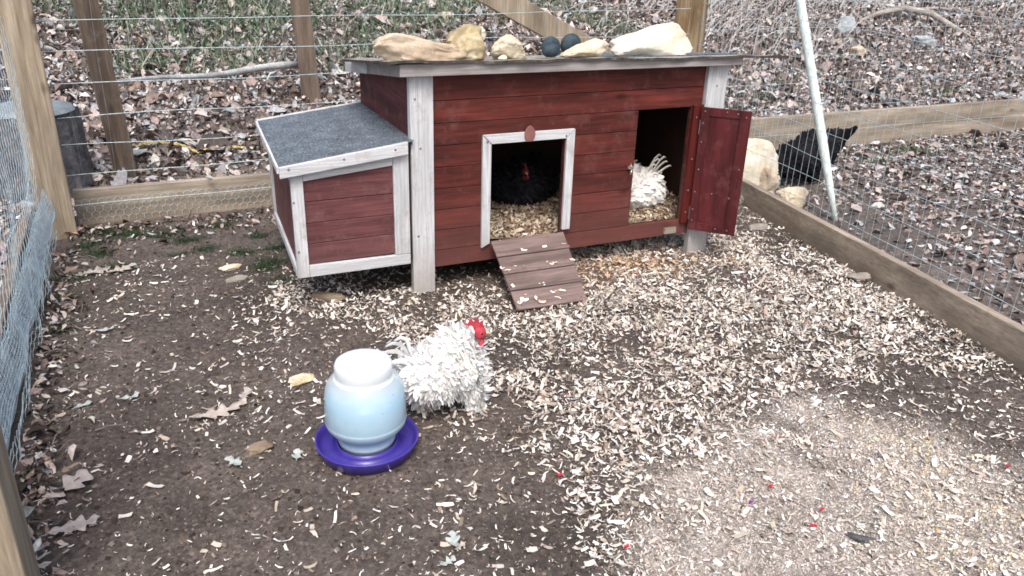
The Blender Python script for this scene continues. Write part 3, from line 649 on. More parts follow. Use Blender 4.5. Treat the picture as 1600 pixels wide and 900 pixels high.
for (u0, u1, z0, z1) in ((0, .034, DZ0, DZ1), (DW - .046, DW, DZ0, DZ1), (.0345, DW - .0465, DZ1 - .036, DZ1), (.0345, DW - .0465, DZ0, DZ0 + .036)):
    build('frame_rail', dbox(MB(), u0, u1, z0, z1, .0122, .0175), M['red_door'], door, bevel=.0015)
for (u, z) in ((.015, .650), (.105, .655), (.150, .652), (.185, .640), (.012, .60), (.014, .52), (.016, .40), (.012, .30), (.085, .30), (.16, .29), (.185, .42), (.014, .17), (.12, .145), (.17, .145), (.012, .22)):
    screw(pos=Vector((HX + dx * u + nx_ * .0178, HY + dy * u + ny_ * .0178, z)), parent=door, nrm=(nx_, ny_, 0), r=.003)
for zz in (.20, .58):
    build('hinge', dbox(MB(), -.004, .0, zz - .03, zz + .03, .004, .012), M['screw'], door)
sp_ = on_y(1050, 360, 2.775); build('scrap_block', MB().box(sp_.x - .038, sp_.x + .022, 2.774, 2.7895, sp_.z - .015, sp_.z + .013), M['board_x'], coop, bevel=.002)
# ramp
A0, A1, B0, B1 = Vector((1.188, 2.766, .186)), Vector((1.513, 2.766, .186)), Vector((1.172, 2.462, .020)), Vector((1.462, 2.448, .020))
up = Vector((0, -.45, .9)).normalized()
def rq(s, t): return (A0.lerp(A1, s)).lerp(B0.lerp(B1, s), t)
def rbox(mb, s0, s1, t0, t1, h0, h1):
    q = [rq(s0, t1), rq(s1, t1), rq(s1, t0), rq(s0, t0)]; return mb.hexa([p + up * h0 for p in q] + [p + up * h1 for p in q])
rmp = build('ramp', rbox(MB(), 0, 1, 0, 1, -.010, 0), M['ramp'], coop, bevel=.002)
for t in (.24, .49, .73): build('batten', rbox(MB(), -.01, 1.005, t - .018, t + .022, .0003, .0075), M['ramp'], rmp, bevel=.0015, jit=.001)
for s in (.08, .93): screw(pos=rq(s, .95) + up * .0005, parent=rmp, nrm=up)
n = 34; s_ = rng.random(n); t_ = rng.choice([.03, .21, .45, .69, .9, .95, .85], n) + rng.normal(0, .02, n)
pos = np.array([tuple(rq(a, b) + up * (.003 + random.random() * .004)) for a, b in zip(s_, t_)]); L = rng.lognormal(math.log(.019), .4, n)
R = euler_mats(np.full(n, .5) + rng.normal(0, .15, n), rng.normal(0, .1, n), rng.normal(0, .8, n))
tag(scatter('ramp_shavings', CH, pos, R, np.stack([L, L, L], -1), palette(n, [(.80, .74, .66), (.66, .54, .42)], [3, 1]), M['chip']), 'scattered shavings lying on the brown ramp', 'shavings', kind='stuff')
# bedding inside
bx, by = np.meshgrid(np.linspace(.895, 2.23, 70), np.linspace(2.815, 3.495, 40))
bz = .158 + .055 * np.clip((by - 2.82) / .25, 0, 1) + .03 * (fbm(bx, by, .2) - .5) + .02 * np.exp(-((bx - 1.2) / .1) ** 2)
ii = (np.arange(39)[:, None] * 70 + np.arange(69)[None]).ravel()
bm_ = np_mesh('bedding', np.stack([bx, by, bz], -1).reshape(-1, 3), np.stack([ii, ii + 1, ii + 71, ii + 70], -1), np.tile(np.array([[.20, .145, .10]]), (2800, 1)), M['chip'], True)  # bedding colour lowered to paint in the shade of the interior
tag(bm_, 'thick layer of brown bedding with painted-in shade on the coop floor', 'bedding', kind='stuff')
x, y = sample_rect(6500, .91, 2.22, 2.818, 3.2); n = len(x); L = rng.lognormal(math.log(.019), .35, n)
z = .158 + .055 * np.clip((y - 2.82) / .25, 0, 1) + .03 * (fbm(x, y, .2) - .5) + .02 * np.exp(-((x - 1.2) / .1) ** 2) + rng.random(n) * .014
R = euler_mats(rng.normal(0, .45, n), rng.normal(0, .45, n), rng.uniform(0, 6.28, n))
tag(scatter('bedding_shavings', CH, np.stack([x, y, z], -1), R, np.stack([L, L, L], -1), palette(n, [(.42, .34, .26), (.54, .47, .38), (.28, .20, .14)], [3, 2, 2.5]), M['chip']), 'tan shavings with painted-in shade, heaped inside the coop doorways', 'shavings', kind='stuff')  # darker than the outdoor shavings, shade included in the palette
# nest box on the left side
NY = 2.760
sk = lambda y: .047 * (y - NY)
nest = build('nest_box', MB().prism([(.441, NY + .020, .150), (.866, NY + .020, .150), (.866, NY + .020, .572), (.441, NY + .020, .527)], (.0, .002, 0))
             .hexa([(.441, NY + .023, .140), (.866, NY + .023, .140), (.866, 3.49, .140), (.441 + sk(3.49), 3.49, .140), (.441, NY + .023, .152), (.866, NY + .023, .152), (.866, 3.49, .152), (.441 + sk(3.49), 3.49, .152)])
             .hexa([(.470, 3.476, .153), (.866, 3.476, .153), (.866, 3.490, .153), (.470, 3.490, .153), (.470, 3.476, .53), (.866, 3.476, .57), (.866, 3.490, .57), (.470, 3.490, .53)]), M['inner'], coop)
zt = lambda x: .498 + (x - .469) * .0926
nr = [.184, .262, .341, .420, .530]
for i in range(4):
    z0, z1 = nr[i] + .001, nr[i+1] - .001
    a, b = (.466, .796)
    top = (z1, z1) if i < 3 else (zt(a) + .004, zt(b) + .004)
    yy = NY + .008 + random.uniform(0, .001)
    build('plank', MB().hexa([(a, yy, z0), (b, yy, z0), (b, yy + .011, z0), (a, yy + .011, z0), (a, yy, top[0]), (b, yy, top[1]), (b, yy + .011, top[1]), (a, yy + .011, top[0])]), M['red_nest'], nest, bevel=.002)
def ntrim(pts, mt='trim_x', lab=None): return build('trim', MB().prism([(a, NY, b) for a, b in pts], (0, .0195, 0)), M[mt], nest, bevel=.002)
t1 = ntrim([(.427, .137), (.4695, .137), (.4695, .5285), (.427, .5225)], 'trim_z')
ntrim([(.4705, .137), (.853, .137), (.853, .178), (.4705, .182)])
ntrim([(.794, .1795), (.853, .1795), (.853, .572), (.794, .567)], 'trim_z')
ntrim([(.4705, zt(.4705)), (.793, zt(.793)), (.793, .566), (.4705, .529)])
for px, py in ((459, 317), (467, 394)): screw(px, py, NY - .0002, t1)
# left side of the nest box
L0, L1 = (.430, NY + .0205), (.430 + sk(3.49), 3.49)
def nside(y0, y1, z0, z1, off, name, mt, th=.012, bv=.002):
    xa, xb = .430 + sk(y0) - off, .430 + sk(y1) - off
    return build(name, MB().hexa([(xa, y0, z0), (xa + th, y0, z0), (xb + th, y1, z0), (xb, y1, z1 if False else z0), (xa, y0, z1), (xa + th, y0, z1), (xb + th, y1, z1), (xb, y1, z1)]), M[mt], nest, bevel=bv)
nside(NY + .0205, 3.489, .145, .523, -.004, 'side_panel', 'red_nest', .008, 0)
nside(NY + .0215, 3.489, .137, .170, .006, 'trim', 'trim_y')
nside(3.452, 3.489, .1705, .523, .006, 'trim', 'trim_z')
nside(NY + .0215, 3.489, .500, .5235, .005, 'trim', 'trim_y')
# nest roof
nz = lambda x: .556 + (x - .392) * .124
FR = lambda x, y, d: (x, y, nz(x) + d)
lid = build('nest_lid', MB().hexa([FR(.395, 2.757, -.014), FR(.868, 2.757, -.014), FR(.868, 3.50, -.014), FR(.431, 3.50, -.014), FR(.395, 2.757, -.003), FR(.868, 2.757, -.003), FR(.868, 3.50, -.003), FR(.431, 3.50, -.003)]), M['inner'], coop)
build('felt', MB().hexa([FR(.393, 2.752, -.0025), FR(.872, 2.752, -.0025), FR(.872, 3.497, -.0025), FR(.429, 3.497, -.0025), FR(.393, 2.752, .001), FR(.872, 2.752, .001), FR(.872, 3.497, .001), FR(.429, 3.497, .001)]), M['felt'], lid)
nf = build('fascia', MB().hexa([FR(.390, 2.736, -.036), FR(.846, 2.736, -.042), FR(.846, 2.7515, -.042), FR(.390, 2.7515, -.036), FR(.390, 2.736, .003), FR(.846, 2.736, .003), FR(.846, 2.7515, .003), FR(.390, 2.7515, .003)]), M['trim_x'], lid, bevel=.002)
for px, py in ((451, 265), (537.5, 249), (618, 234)): screw(px, py, 2.7358, nf)
build('fascia', MB().hexa([FR(.427, 3.501, -.03), FR(.872, 3.501, -.03), FR(.872, 3.514, -.03), FR(.427, 3.514, -.03), FR(.427, 3.501, .005), FR(.872, 3.501, .005), FR(.872, 3.514, .005), FR(.427, 3.514, .005)]), M['trim_x'], lid, bevel=.002)
build('fascia', MB().hexa([FR(.384, 2.752, -.02), FR(.392, 2.752, -.02), FR(.4275, 3.50, -.02), FR(.4195, 3.50, -.02), FR(.384, 2.752, .001), FR(.392, 2.752, .001), FR(.4275, 3.50, .001), FR(.4195, 3.50, .001)]), M['trim_y'], lid)

# loose roofing sheet, held down by stones
def sheet_z(x, y): return .8985 - .0165 * (x - .77) - .122 * (y - 2.73) + .0025 * math.sin(x * 9) + .0018 * math.sin(x * 31)
nxs = 60; vs = []; fs = []
for layer in (0, 1):
    for i in range(nxs + 1):
        xx = .775 + (2.565 - .775) * i / nxs
        yf = 2.722 + .004 * math.sin(xx * 13) + .003 * math.sin(xx * 47) + (.03 * max(0, xx - 2.3) / .26)
        for yy in (yf, 3.40 - (.5 * max(0, xx - 2.3) / .26)): vs.append((xx, yy, sheet_z(xx, yy) - (.010 if layer == 0 else 0)))
o_ = 2 * (nxs + 1)
for i in range(nxs):
    a = 2 * i; fs += [(o_ + a, o_ + a + 2, o_ + a + 3, o_ + a + 1), (a, a + 1, a + 3, a + 2), (a, a + 2, o_ + a + 2, o_ + a), (a + 1, o_ + a + 1, o_ + a + 3, a + 3)]
fs += [(0, o_, o_ + 1, 1), (2 * nxs, 2 * nxs + 1, o_ + 2 * nxs + 1, o_ + 2 * nxs)]
m_sheet = noise_mat('weathered roofing sheet', [(0.35, (0.13, 0.12, 0.10)), (0.5, (0.25, .23, .2)), (0.65, (0.50, 0.49, 0.45))], 22, bs=.6)
sh = build('roofing_sheet', MB().add(vs, fs), m_sheet, loc=(1.66, 3.05, .87)); sh.data.materials.append(noise_mat('dark sheet edge', [(0.35, (0.035, 0.03, 0.026)), (0.6, (0.09, 0.08, 0.07)), (0.75, (.3, .28, .25))], 40, bs=.5))
for p_ in sh.data.polygons:
    if abs(p_.normal.z) < .5: p_.material_index = 1
tag(sh, 'thin weathered roofing sheet loose on the coop roof, sticking out at the right', 'roofing sheet')

# ================================================================== ROCKS
def rock(name, c, dims, mat, label, rot=0.0, seed=0, prof=None, boxy=.75, rough=.10, cat='rock', base=.8, sub=5, tilt=0.0, kind_group=None, cuts=3, smooth=True):
    bm = bmesh.new(); bmesh.ops.create_icosphere(bm, subdivisions=sub, radius=1)
    r = random.Random(seed); sv = Vector((seed * 3.7, seed * 1.3, seed * .7))
    planes = [(Vector((r.gauss(0, 1), r.gauss(0, 1), r.gauss(0, .6))).normalized(), r.uniform(.66, .86)) for _ in range(cuts + 6 if cuts else 0)]
    for v in bm.verts:
        p = v.co.copy()
        p = Vector([math.copysign(abs(a) ** boxy, a) for a in p])
        for nn, d in planes:
            k = p.dot(nn) - d
            if k > 0: p -= nn * k * .85
        p *= 1 + rough * noise.noise(p * 1.6 + sv) * 1.6 + rough * .8 * noise.noise(p * 3.5 + sv) + rough * .5 * noise.noise(p * 8 + sv) + rough * .3 * noise.noise(p * 17 + sv)
        if p.z < -base: p.z = -base
        hz = 1.0; oz = 0
        if prof:
            t = (p.x + 1) / 2 * (len(prof) - 1); i = max(0, min(len(prof) - 2, int(t))); f = min(1, max(0, t - i)); hz = prof[i] * (1 - f) + prof[i + 1] * f
        z = (p.z + base) * hz
        v.co = Vector((p.x * dims[0] / 2, p.y * dims[1] / 2, z * dims[2] / (1 + base)))
    bm.transform(Matrix.Rotation(tilt, 4, 'Y')); me = bpy.data.meshes.new(name); bm.to_mesh(me); bm.free()
    if smooth: me.polygons.foreach_set('use_smooth', [True] * len(me.polygons))
    o = link(name, me, mat, None, c); o.rotation_euler.z = rot
    return tag(o, label, cat, kind_group)
def roof_rock(x, y, *a, **k): return rock('rock', (x, y, sheet_z(x, y) - .003), *a, **k)
roof_rock(.930, 2.84, (.345, .12, .098), M['rock_tan'], 'long tan stone, leftmost on the coop roof, thicker at its left end', seed=3, prof=[.95, 1.1, .98, .85, .66, .58, .55], boxy=.7, tilt=.0, rot=.03)
roof_rock(1.130, 2.90, (.165, .14, .135), M['rock_yellow'], 'rounded ochre stone with mossy patches, tallest of the left three on the coop roof', seed=5, prof=[.6, .9, 1.1, 1.0, .75], boxy=.8, rough=.12)
roof_rock(1.285, 2.85, (.155, .12, .092), M['rock_cream'], 'small rounded cream stone just right of the ochre one on the roof', seed=6, prof=[.9, 1.05, 1.0, .75, .45], boxy=.85)
roof_rock(1.620, 2.86, (.215, .11, .078), M['rock_cream'], 'wedge shaped cream stone rising to the right beside the dark round stones', seed=8, prof=[.25, .5, .85, 1.15, 1.05], boxy=.8)
roof_rock(1.900, 2.86, (.405, .15, .130), M['rock_white'], 'biggest whitish stone, rightmost on the coop roof and tallest at its right end', seed=12, prof=[.40, .55, .72, .86, 1.0, 1.12, 1.08], boxy=.62, rough=.09)
rock('round_stone', (1.440, 2.81, .884), (.075, .05, .050), M['rock_dark'], 'dark blue round stone in front of its twin on the roof edge', seed=21, rough=.015, cuts=0, cat='stone', boxy=1.0, base=.9)
rock('round_stone', (1.495, 2.92, .868), (.080, .05, .078), M['rock_dark'], 'dark blue upright stone peeking over the smaller dark one before it', seed=22, rough=.015, cuts=0, cat='stone', boxy=1.0, base=.9)
rock('round_stone', (1.600, 2.95, .868), (.090, .05, .084), M['rock_dark'], 'dark blue round stone behind the wedge shaped cream stone', seed=23, rough=.015, cuts=0, cat='stone', boxy=1.0, base=.9)
rock('pebble', (1.235, 2.80, sheet_z(1.235, 2.80) - .001), (.034, .03, .018), M['rock_white'], 'little white pebble between the ochre and cream stones on the roof', seed=25, cat='pebble', sub=3)
def grock(px, py, dims, mat, label, seed, z=None, **k):
    p = on_z(px, py); return rock('rock', (p.x, p.y, float(height(p.x, p.y)) - .006), dims, mat, label, seed=seed, **k)
rock('rock', (3.20, 3.56, 0), (.33, .2, .31), M['rock_white'], 'large pale block behind the right fence board, partly hidden by the open hatch door', seed=31, prof=[1.05, 1, .95, .8, .55], boxy=.6, rough=.08)
grock(1196, 296, (.16, .13, .15), M['rock_tan'], 'tan stone at the foot of the large pale block', 32, rot=.3)
grock(1236, 322, (.19, .13, .11), M['rock_cream'], 'low cream stone under the black hen, against the outside of the fence board', 33, rot=-.3, boxy=.7)
grock(1165, 318, (.10, .09, .07), M['rock_grey'], 'small dull stone beside the coop leg at the foot of the open door', 34)
grock(360, 420, (.105, .055, .022), M['rock_cream'], 'flat pale stone on bare soil left of the nest box', 35, rot=.3)
grock(368, 436, (.10, .06, .016), M['rock_grey'], 'flat dull stone just in front of the flat pale one', 36, rot=.2)
grock(1345, 438, (.105, .065, .03), M['rock_grey'], 'smooth grey stone lying against the inside of the right fence board', 37, rot=-.3)
grock(1188, 357, (.12, .05, .028), M['rock_grey'], 'flat grey stone among shavings right of the open hatch door', 38, rot=-.2)
grock(516, 468, (.15, .05, .035), M['rock_brown'], 'brown elongated stone half buried under the nest box', 39, rot=-.6)
grock(470, 597, (.085, .065, .022), M['rock_yellow'], 'small mossy stone left of the water dispenser', 40)
grock(404, 705, (.075, .06, .022), M['rock_brown'], 'rounded brown stone in the bare soil left of the purple tray', 41)
for (xx, yy, d, mt, lb) in ((6.35, 6.15, (.20, .15, .16), 'rock_blue', 'pointed blue grey stone on the slope right of the white pole'), (6.19, 5.76, (.20, .14, .09), 'rock_tan', 'low orange tan stone on the slope below the pointed stone'),
        (7.14, 5.86, (.30, .14, .13), 'rock_blue', 'flat topped block with a dark side lying below the fallen branch'), (8.12, 5.58, (.25, .15, .07), 'rock_grey', 'dull grey stone at the right edge of the slope'),
        (2.57, 6.35, (.14, .1, .1), 'rock_white', 'pale round stone on the slope just behind the coop roof'), (2.42, 6.70, (.13, .1, .08), 'rock_tan', 'pinkish stone farther up the slope behind the ochre roof stone'),
        (2.15, 6.05, (.22, .12, .07), 'rock_white', 'flat white stone on the slope behind the long tan roof stone')):
    rock('rock', (xx, yy, float(height(xx, yy)) - .01), d, M[mt], lb, seed=int(xx * 7), boxy=.65)
# fallen branch
pts = [(6.75, 6.35), (7.1, 6.42), (7.45, 6.45), (7.75, 6.35), (7.98, 6.15), (8.2, 6.05)]
br = MB().tube([(a, b, float(height(a, b)) + h_) for (a, b), h_ in zip(pts, (.03, .09, .13, .12, .06, .01))], [.012, .026, .034, .034, .028, .01], 9)
br.tube([(7.45, 6.45, float(height(7.45, 6.45)) + .13), (7.55, 6.6, float(height(7.55, 6.6)) + .2), (7.8, 6.75, float(height(7.8, 6.75)) + .16)], [.014, .009, .004], 6)
tag(build('fallen_branch', br, M['log'], smooth=True, loc=(7.45, 6.4, .5)), 'grey dead branch arched over the leaves high on the right slope', 'branch')
pts = [(7.9, 6.75), (8.4, 6.8), (8.9, 6.72), (9.6, 6.9)]
tag(build('fallen_branch', MB().tube([(a, b, float(height(a, b)) + .03) for a, b in pts], [.012, .018, .014, .006], 7), M['log'], smooth=True, loc=(8.8, 6.8, .6)), 'thin blue grey branch at the upper right corner of the slope', 'branch')
# stump behind the left post
bm = MB(); prof = [(.25, -.05), (.235, .05), (.22, .2), (.213, .36), (.20, .44), (.15, .475), (.0001, .485)]
SX, SY = -.52, 4.66
bm.lathe(prof[:5], (0, 0, 0), 60)
bm.v = [((lambda a, r: (SX + r * math.cos(a), SY + r * math.sin(a), z))(math.atan2(y, x), math.hypot(x, y) * (1 + .045 * math.sin(math.atan2(y, x) * 17) + .03 * math.sin(math.atan2(y, x) * 31 + z * 9) + .05 * math.sin(math.atan2(y, x) * 3)))) for x, y, z in bm.v]
stump = build('tree_stump', bm, M['bark'], smooth=True, loc=(SX, SY, 0)); tag(stump, 'broad grey furrowed tree stump just behind the left corner post', 'tree stump')
bm = MB().lathe([(.205, .435), (.19, .455), (.12, .47), (.0001, .475)], (SX, SY, 0), 60); build('cut_top', bm, M['stumptop'], stump, smooth=True)

# ================================================================== FENCES
bf = thing('back_fence', 'back wire fence with corner posts, bottom board and slanting brace behind the coop', 'fence', (1.35, 4.08, 0))
def post(px0, py0, w_, ang, top, mat, parent, lean=(0, 0), name='post', cen=None):
    c = cen; q = []
    for zz in (-.06, top):
        for k in range(4):
            a = ang + math.pi / 4 + k * math.pi / 2; r = w_ / math.sqrt(2)
            q.append((c[0] + lean[0] * zz + r * math.cos(a), c[1] + lean[1] * zz + r * math.sin(a), zz))
    return build(name, MB().hexa(q), mat, parent, bevel=.008, loc=(c[0], c[1], 0))
post(0, 0, .140, .12, 1.9, M['post'], bf, cen=(-.425, 3.955))
post(0, 0, .150, .62, 1.9, M['postgold'], bf, cen=(3.045, 4.14))
def board(a, b, z0, z1, th, mat, parent, name='board', wob=.003):
    a = Vector(a); b = Vector(b); d = (b - a).normalized(); nn = Vector((-d.y, d.x, 0)) * th; n_ = 10; vs = []; fs = []
    for i in range(n_ + 1):
        p = a.lerp(b, i / n_); w1 = random.uniform(-wob, wob); w2 = random.uniform(-wob, wob) * .4
        for (off, z) in ((0, z0), (1, z0), (1, z1 + w2), (0, z1 + w2)): q = p + nn * off; vs.append((q.x, q.y, z + p.z))
    for i in range(n_):
        for k in range(4): fs.append((4 * i + k, 4 * i + (k + 1) % 4, 4 * i + 4 + (k + 1) % 4, 4 * i + 4 + k))
    fs += [(0, 1, 2, 3), (4 * n_, 4 * n_ + 3, 4 * n_ + 2, 4 * n_ + 1)]
    return build(name, MB().add(vs, fs), mat, parent, bevel=.004)
board((-.352, 4.065, 0), (2.955, 4.10, 0), -.03, .172, .038, M['board_x'], bf)
br0, br1 = on_y(783, 0, 4.13), on_y(893, 62, 4.13); d = (br1 - br0); hd = d.normalized()
p0 = br0 - hd * .35; p1 = br0 + hd * ((2.93 - br0.x) / hd.x)
mb = MB().beam(p0, p1, .04, .125, up=(hd.z * -1 if False else -hd.z, 0, hd.x)); build('brace', mb, M['post'], bf, bevel=.004)
def wire(mb, a, b, r, wob=.004, n_=14, seed=0, sides=4):
    a = Vector(a); b = Vector(b); pts = []
    for i in range(n_ + 1):
        t = i / n_; p = a.lerp(b, t); e = wob * math.sin(math.pi * t) if n_ < 3 else wob
        pts.append(p + Vector((noise.noise(Vector((t * 3 + seed, seed, 0))), noise.noise(Vector((t * 3, seed, 5))), noise.noise(Vector((seed, t * 4, 9))))) * e)
    return mb.tube(pts, r, sides, cap=False)
for i, zz in enumerate((1.19, 1.055, .920, .790, .652, .512, .380, .252, .105)):
    build('horizontal_wire', wire(MB(), (-.36, 4.045, zz), (2.98, 4.06, zz + .02), .0016, .018, 40, i * 3.1), M['wire'], bf, smooth=True)
mb = MB()
for i in range(46):
    xx = -.30 + i * .0725; wire(mb, (xx, 4.048, .06), (xx + .01, 4.05, 1.3), .0005, .01, 8, i, 3)
tag(build('wire_mesh', mb, M['wiregrey'], bf, fix=False), kind='stuff')
def hexmesh(mb, org, u, v, nu, nv, c, r, warp=None):
    """twisted hexagonal netting, cell width c"""
    org = Vector(org); u = Vector(u); v = Vector(v); h_ = c * .58
    def P_(a, b):
        p = org + u * a + v * b
        return p + (warp(a, b) if warp else Vector((0, 0, 0)))
    for j in range(nv):
        for i in range(nu):
            a = i * c + (c / 2 if j % 2 else 0); b = j * h_ * 1.5
            k0, k1, k2, k3 = P_(a, b), P_(a, b + h_), P_(a + c / 2, b + h_ * 1.5), P_(a - c / 2, b + h_ * 1.5)
            for p, q, rr in ((k0, k1, r * 1.6), (k1, k2, r), (k1, k3, r)): mb.tube([p, q], rr, 3, cap=False)
    return mb
tag(build('chicken_wire', hexmesh(MB(), (-.34, 4.060, .01), (1, .01, 0), (0, 0, 1), 34, 4, .034, .0007), M['wire'], bf, fix=False), kind='stuff')

# left fence
lf = thing('left_fence', 'left side fence of drooping bluish wire netting on a wooden post and low board', 'fence', (-.46, 2.6, 0))
post(0, 0, .14, .03, 1.12, M['post'], lf, cen=(-.402, 1.515))
board((-.470, 1.60, 0), (-.498, 3.88, 0), -.03, .175, .036, M['brownpost'], lf)
def bulge(yy, zz):
    t = max(0, min(1, zz / .25)); return Vector((.030 * math.sin(t * math.pi * .9) + .012 * noise.noise(Vector((yy * 6, zz * 9, 1))), 0, 0))
for layer in (0, 1):
    mb = MB(); off = .012 * layer
    for i in range(172 if layer else 120):
        yy = 1.62 + i * (.013 if layer else .0187); pts = []
        for k in range(9):
            zz = (.005 + .235 * k / 8) if layer == 0 else (.13 + .12 * k / 8) + .012 * noise.noise(Vector((yy * 4, layer, 0))); p = Vector((-.462 + off, yy + (.02 * k / 8 if layer else 0), zz)) + bulge(yy + layer, zz); pts.append(p)
        mb.tube(pts, .00065 if layer == 0 else .00085, 3, cap=False)
    for k in range(0, 18 if layer == 0 else 10, 2 if layer == 0 else 1):
        zz = (.005 if layer == 0 else .13) + .0135 * k; mb.tube([Vector((-.462 + off, 1.62 + 2.24 * j / 60, zz + .012 * noise.noise(Vector(((1.62 + 2.24 * j / 60) * 4, layer, 0))))) + bulge(1.62 + 2.24 * j / 60 + layer, zz) for j in range(61)], .00065 if layer == 0 else .00085, 3, cap=False)
    tag(build('wire_cloth', mb, M['wireblue'], lf, fix=False), kind='stuff')
def wl(a, b): return Vector((.02 * noise.noise(Vector((a * 2, b * 3, 0))) + .03 * math.sin(b * 3), 0, .02 * noise.noise(Vector((a * 3, b, 4)))))
tag(build('chicken_wire', hexmesh(MB(), (-.468, 1.60, .12), (0, 1, 0), (-.03, 0, 1), 43, 20, .053, .0008, wl), M['wireblue'], lf, fix=False), kind='stuff')
tag(build('chicken_wire', hexmesh(MB(), (-.435, 1.60, .0), (0, 1, 0), (.12, 0, 1), 64, 3, .034, .0008, lambda a, b: Vector((.03 * noise.noise(Vector((a * 7, b * 5, 2))), 0, .015 * noise.noise(Vector((a * 6, b, 7)))))), M['wire'], lf, fix=False), kind='stuff')
for i, (zz) in enumerate((.27, .62, .98)):
    build('tie_wire', wire(MB(), (-.475 - .01 * i, 1.58, zz), (-.49, 3.92, zz + .02), .002, .03, 40, 50 + i), M['wireblue'], lf, smooth=True)

# right fence
rf = thing('right_fence', 'right side fence of welded wire above a low board running towards the viewer', 'fence', (2.8, 2.5, 0))
RA, RB = Vector((board_x(4.10), 4.06, 0)), Vector((board_x(.55), .55, 0))
board(RB, RA, -.04, .128, -.038, M['board_y'], rf)
mb = MB(); nn = 70
for i in range(nn):
    p = RB.lerp(RA, (i + .5) / nn) + Vector((.046, 0, 0)); wire(mb, p + Vector((0, 0, .02)), p + Vector((.0, .0, 1.32)), .0010, .008, 6, i * .37, 3)
tag(build('wire_mesh', mb, M['wire'], rf, fix=False), kind='stuff')
for k in range(11):
    zz = .16 + .115 * k
    build('horizontal_wire', wire(MB(), RB + Vector((.044, 0, zz)), RA + Vector((.044, 0, zz + .01)), .0013, .02, 40, 80 + k), M['wire'], rf, smooth=True)
# neighbouring enclosure board, right of the corner post
yf_ = thing('yard_fence', 'wide weathered board on edge with a wire fence, running right behind the black hen', 'fence', (4.8, 4.2, 0))
board((3.13, 4.14, 0), (8.4, 4.10, 0), -.06, .25, .04, M['board_x'], yf_)
mb = MB()
for i in range(62):
    xx = 3.2 + i * .085; wire(mb, (xx, 4.13, .03), (xx, 4.11, 1.25), .0007, .008, 5, i * .71, 3)
tag(build('wire_mesh', mb, M['wire'], yf_, fix=False), kind='stuff')
for k in range(7): build('horizontal_wire', wire(MB(), (3.13, 4.13, .13 + .17 * k), (8.4, 4.09, .13 + .17 * k), .0012, .03, 40, 120 + k), M['wire'], yf_, smooth=True)

# posts and rail of the run behind
def lean_post(base, px0, px1, w_, lab):
    """leaning square post, from its base through the line of sight at the top edge of the picture"""
    t0 = on_y(px0, 0, base[1]); d = (t0 - Vector(base)); tp = Vector(base) + d * (1.9 / d.z)
    q = []
    for c in (Vector(base) - d * (.06 / d.z), tp):
        for k in range(4):
            a = .5 + math.pi / 4 + k * math.pi / 2; q.append((c.x + w_ / 1.414 * math.cos(a), c.y + w_ / 1.414 * math.sin(a), c.z))
    return tag(build('wooden_post', MB().hexa(q), M['brownpost'], loc=base, bevel=.005), lab, 'post')
lean_post((-.13, 4.66, .02), 133, 0, .088, 'brown weathered post behind the bottom board near the left corner post')
lean_post((1.03, 5.45, .22), 468, 0, .088, 'brown weathered post behind the sloping nest box roof')
pr0, pr1 = on_y(150, 133, 4.74), on_y(462, 102, 5.50)
mb = MB(); pts = [pr0.lerp(pr1, i / 10) + Vector((0, 0, .010 * math.sin(i * .9))) for i in range(11)]
mb.tube(pts, [.009 + .016 * i / 10 + .0015 * math.sin(i * 2.1) for i in range(11)], 9)
tag(build('branch_rail', mb, M['pole'], smooth=True, loc=tuple(pr0)), 'pale peeled branch fixed as a rail between the two brown posts', 'rail')
cp = [on_z(200, 251, .1), on_z(222, 241, .1), on_z(250, 238, .1), on_z(285, 239, .1), on_z(310, 243, .1), on_z(345, 237, .1), on_z(388, 236, .1)]
cp = [Vector((p.x, p.y, float(height(p.x, p.y)) + .03)) for p in cp]
mb = MB()
fine = []
for i in range(len(cp) - 1):
    for k in range(8): fine.append(cp[i].lerp(cp[i+1], k / 8))
for s in range(2): mb.tube([p + Vector((0, .005 * math.cos(j * 1.3 + s * math.pi), .005 * math.sin(j * 1.3 + s * math.pi))) for j, p in enumerate(fine)], .0055, 5)
tag(build('yellow_rope', mb, M['rope'], loc=tuple(cp[0])), 'frayed yellow rope lying on leaves behind the back board', 'rope')
# white pole
b0 = Vector((3.187, 2.892, -.03)); b1 = on_y(1250, 0, 3.30); dd = (b1 - b0); tp = b0 + dd * 1.42
pole = build('leaning_pole', MB().tube([b0.lerp(tp, i / 8) for i in range(9)], [.012, .019, .0235, .0235, .0235, .0235, .0235, .0235, .0235], 16), M['pvc'], smooth=True, loc=tuple(b0))
tag(pole, 'pale greenish white pole leaning left outside the right fence beside the black hen', 'pole')
mb = MB(); dn_ = dd.normalized(); xa = dn_.cross(Vector((0, 1, 0))).normalized(); ya = dn_.cross(xa)
pts = []
for i in range(150):
    t = i / 149; a = t * 2 * math.pi * 9; rr = .0255 if t > .12 else .0215
    pts.append(b0.lerp(tp, .03 + .9 * t ** 1.3) + (xa * math.cos(a) + ya * math.sin(a)) * rr)
build('wrapped_wire', mb.tube(pts, .0013, 4), M['wire'], pole)

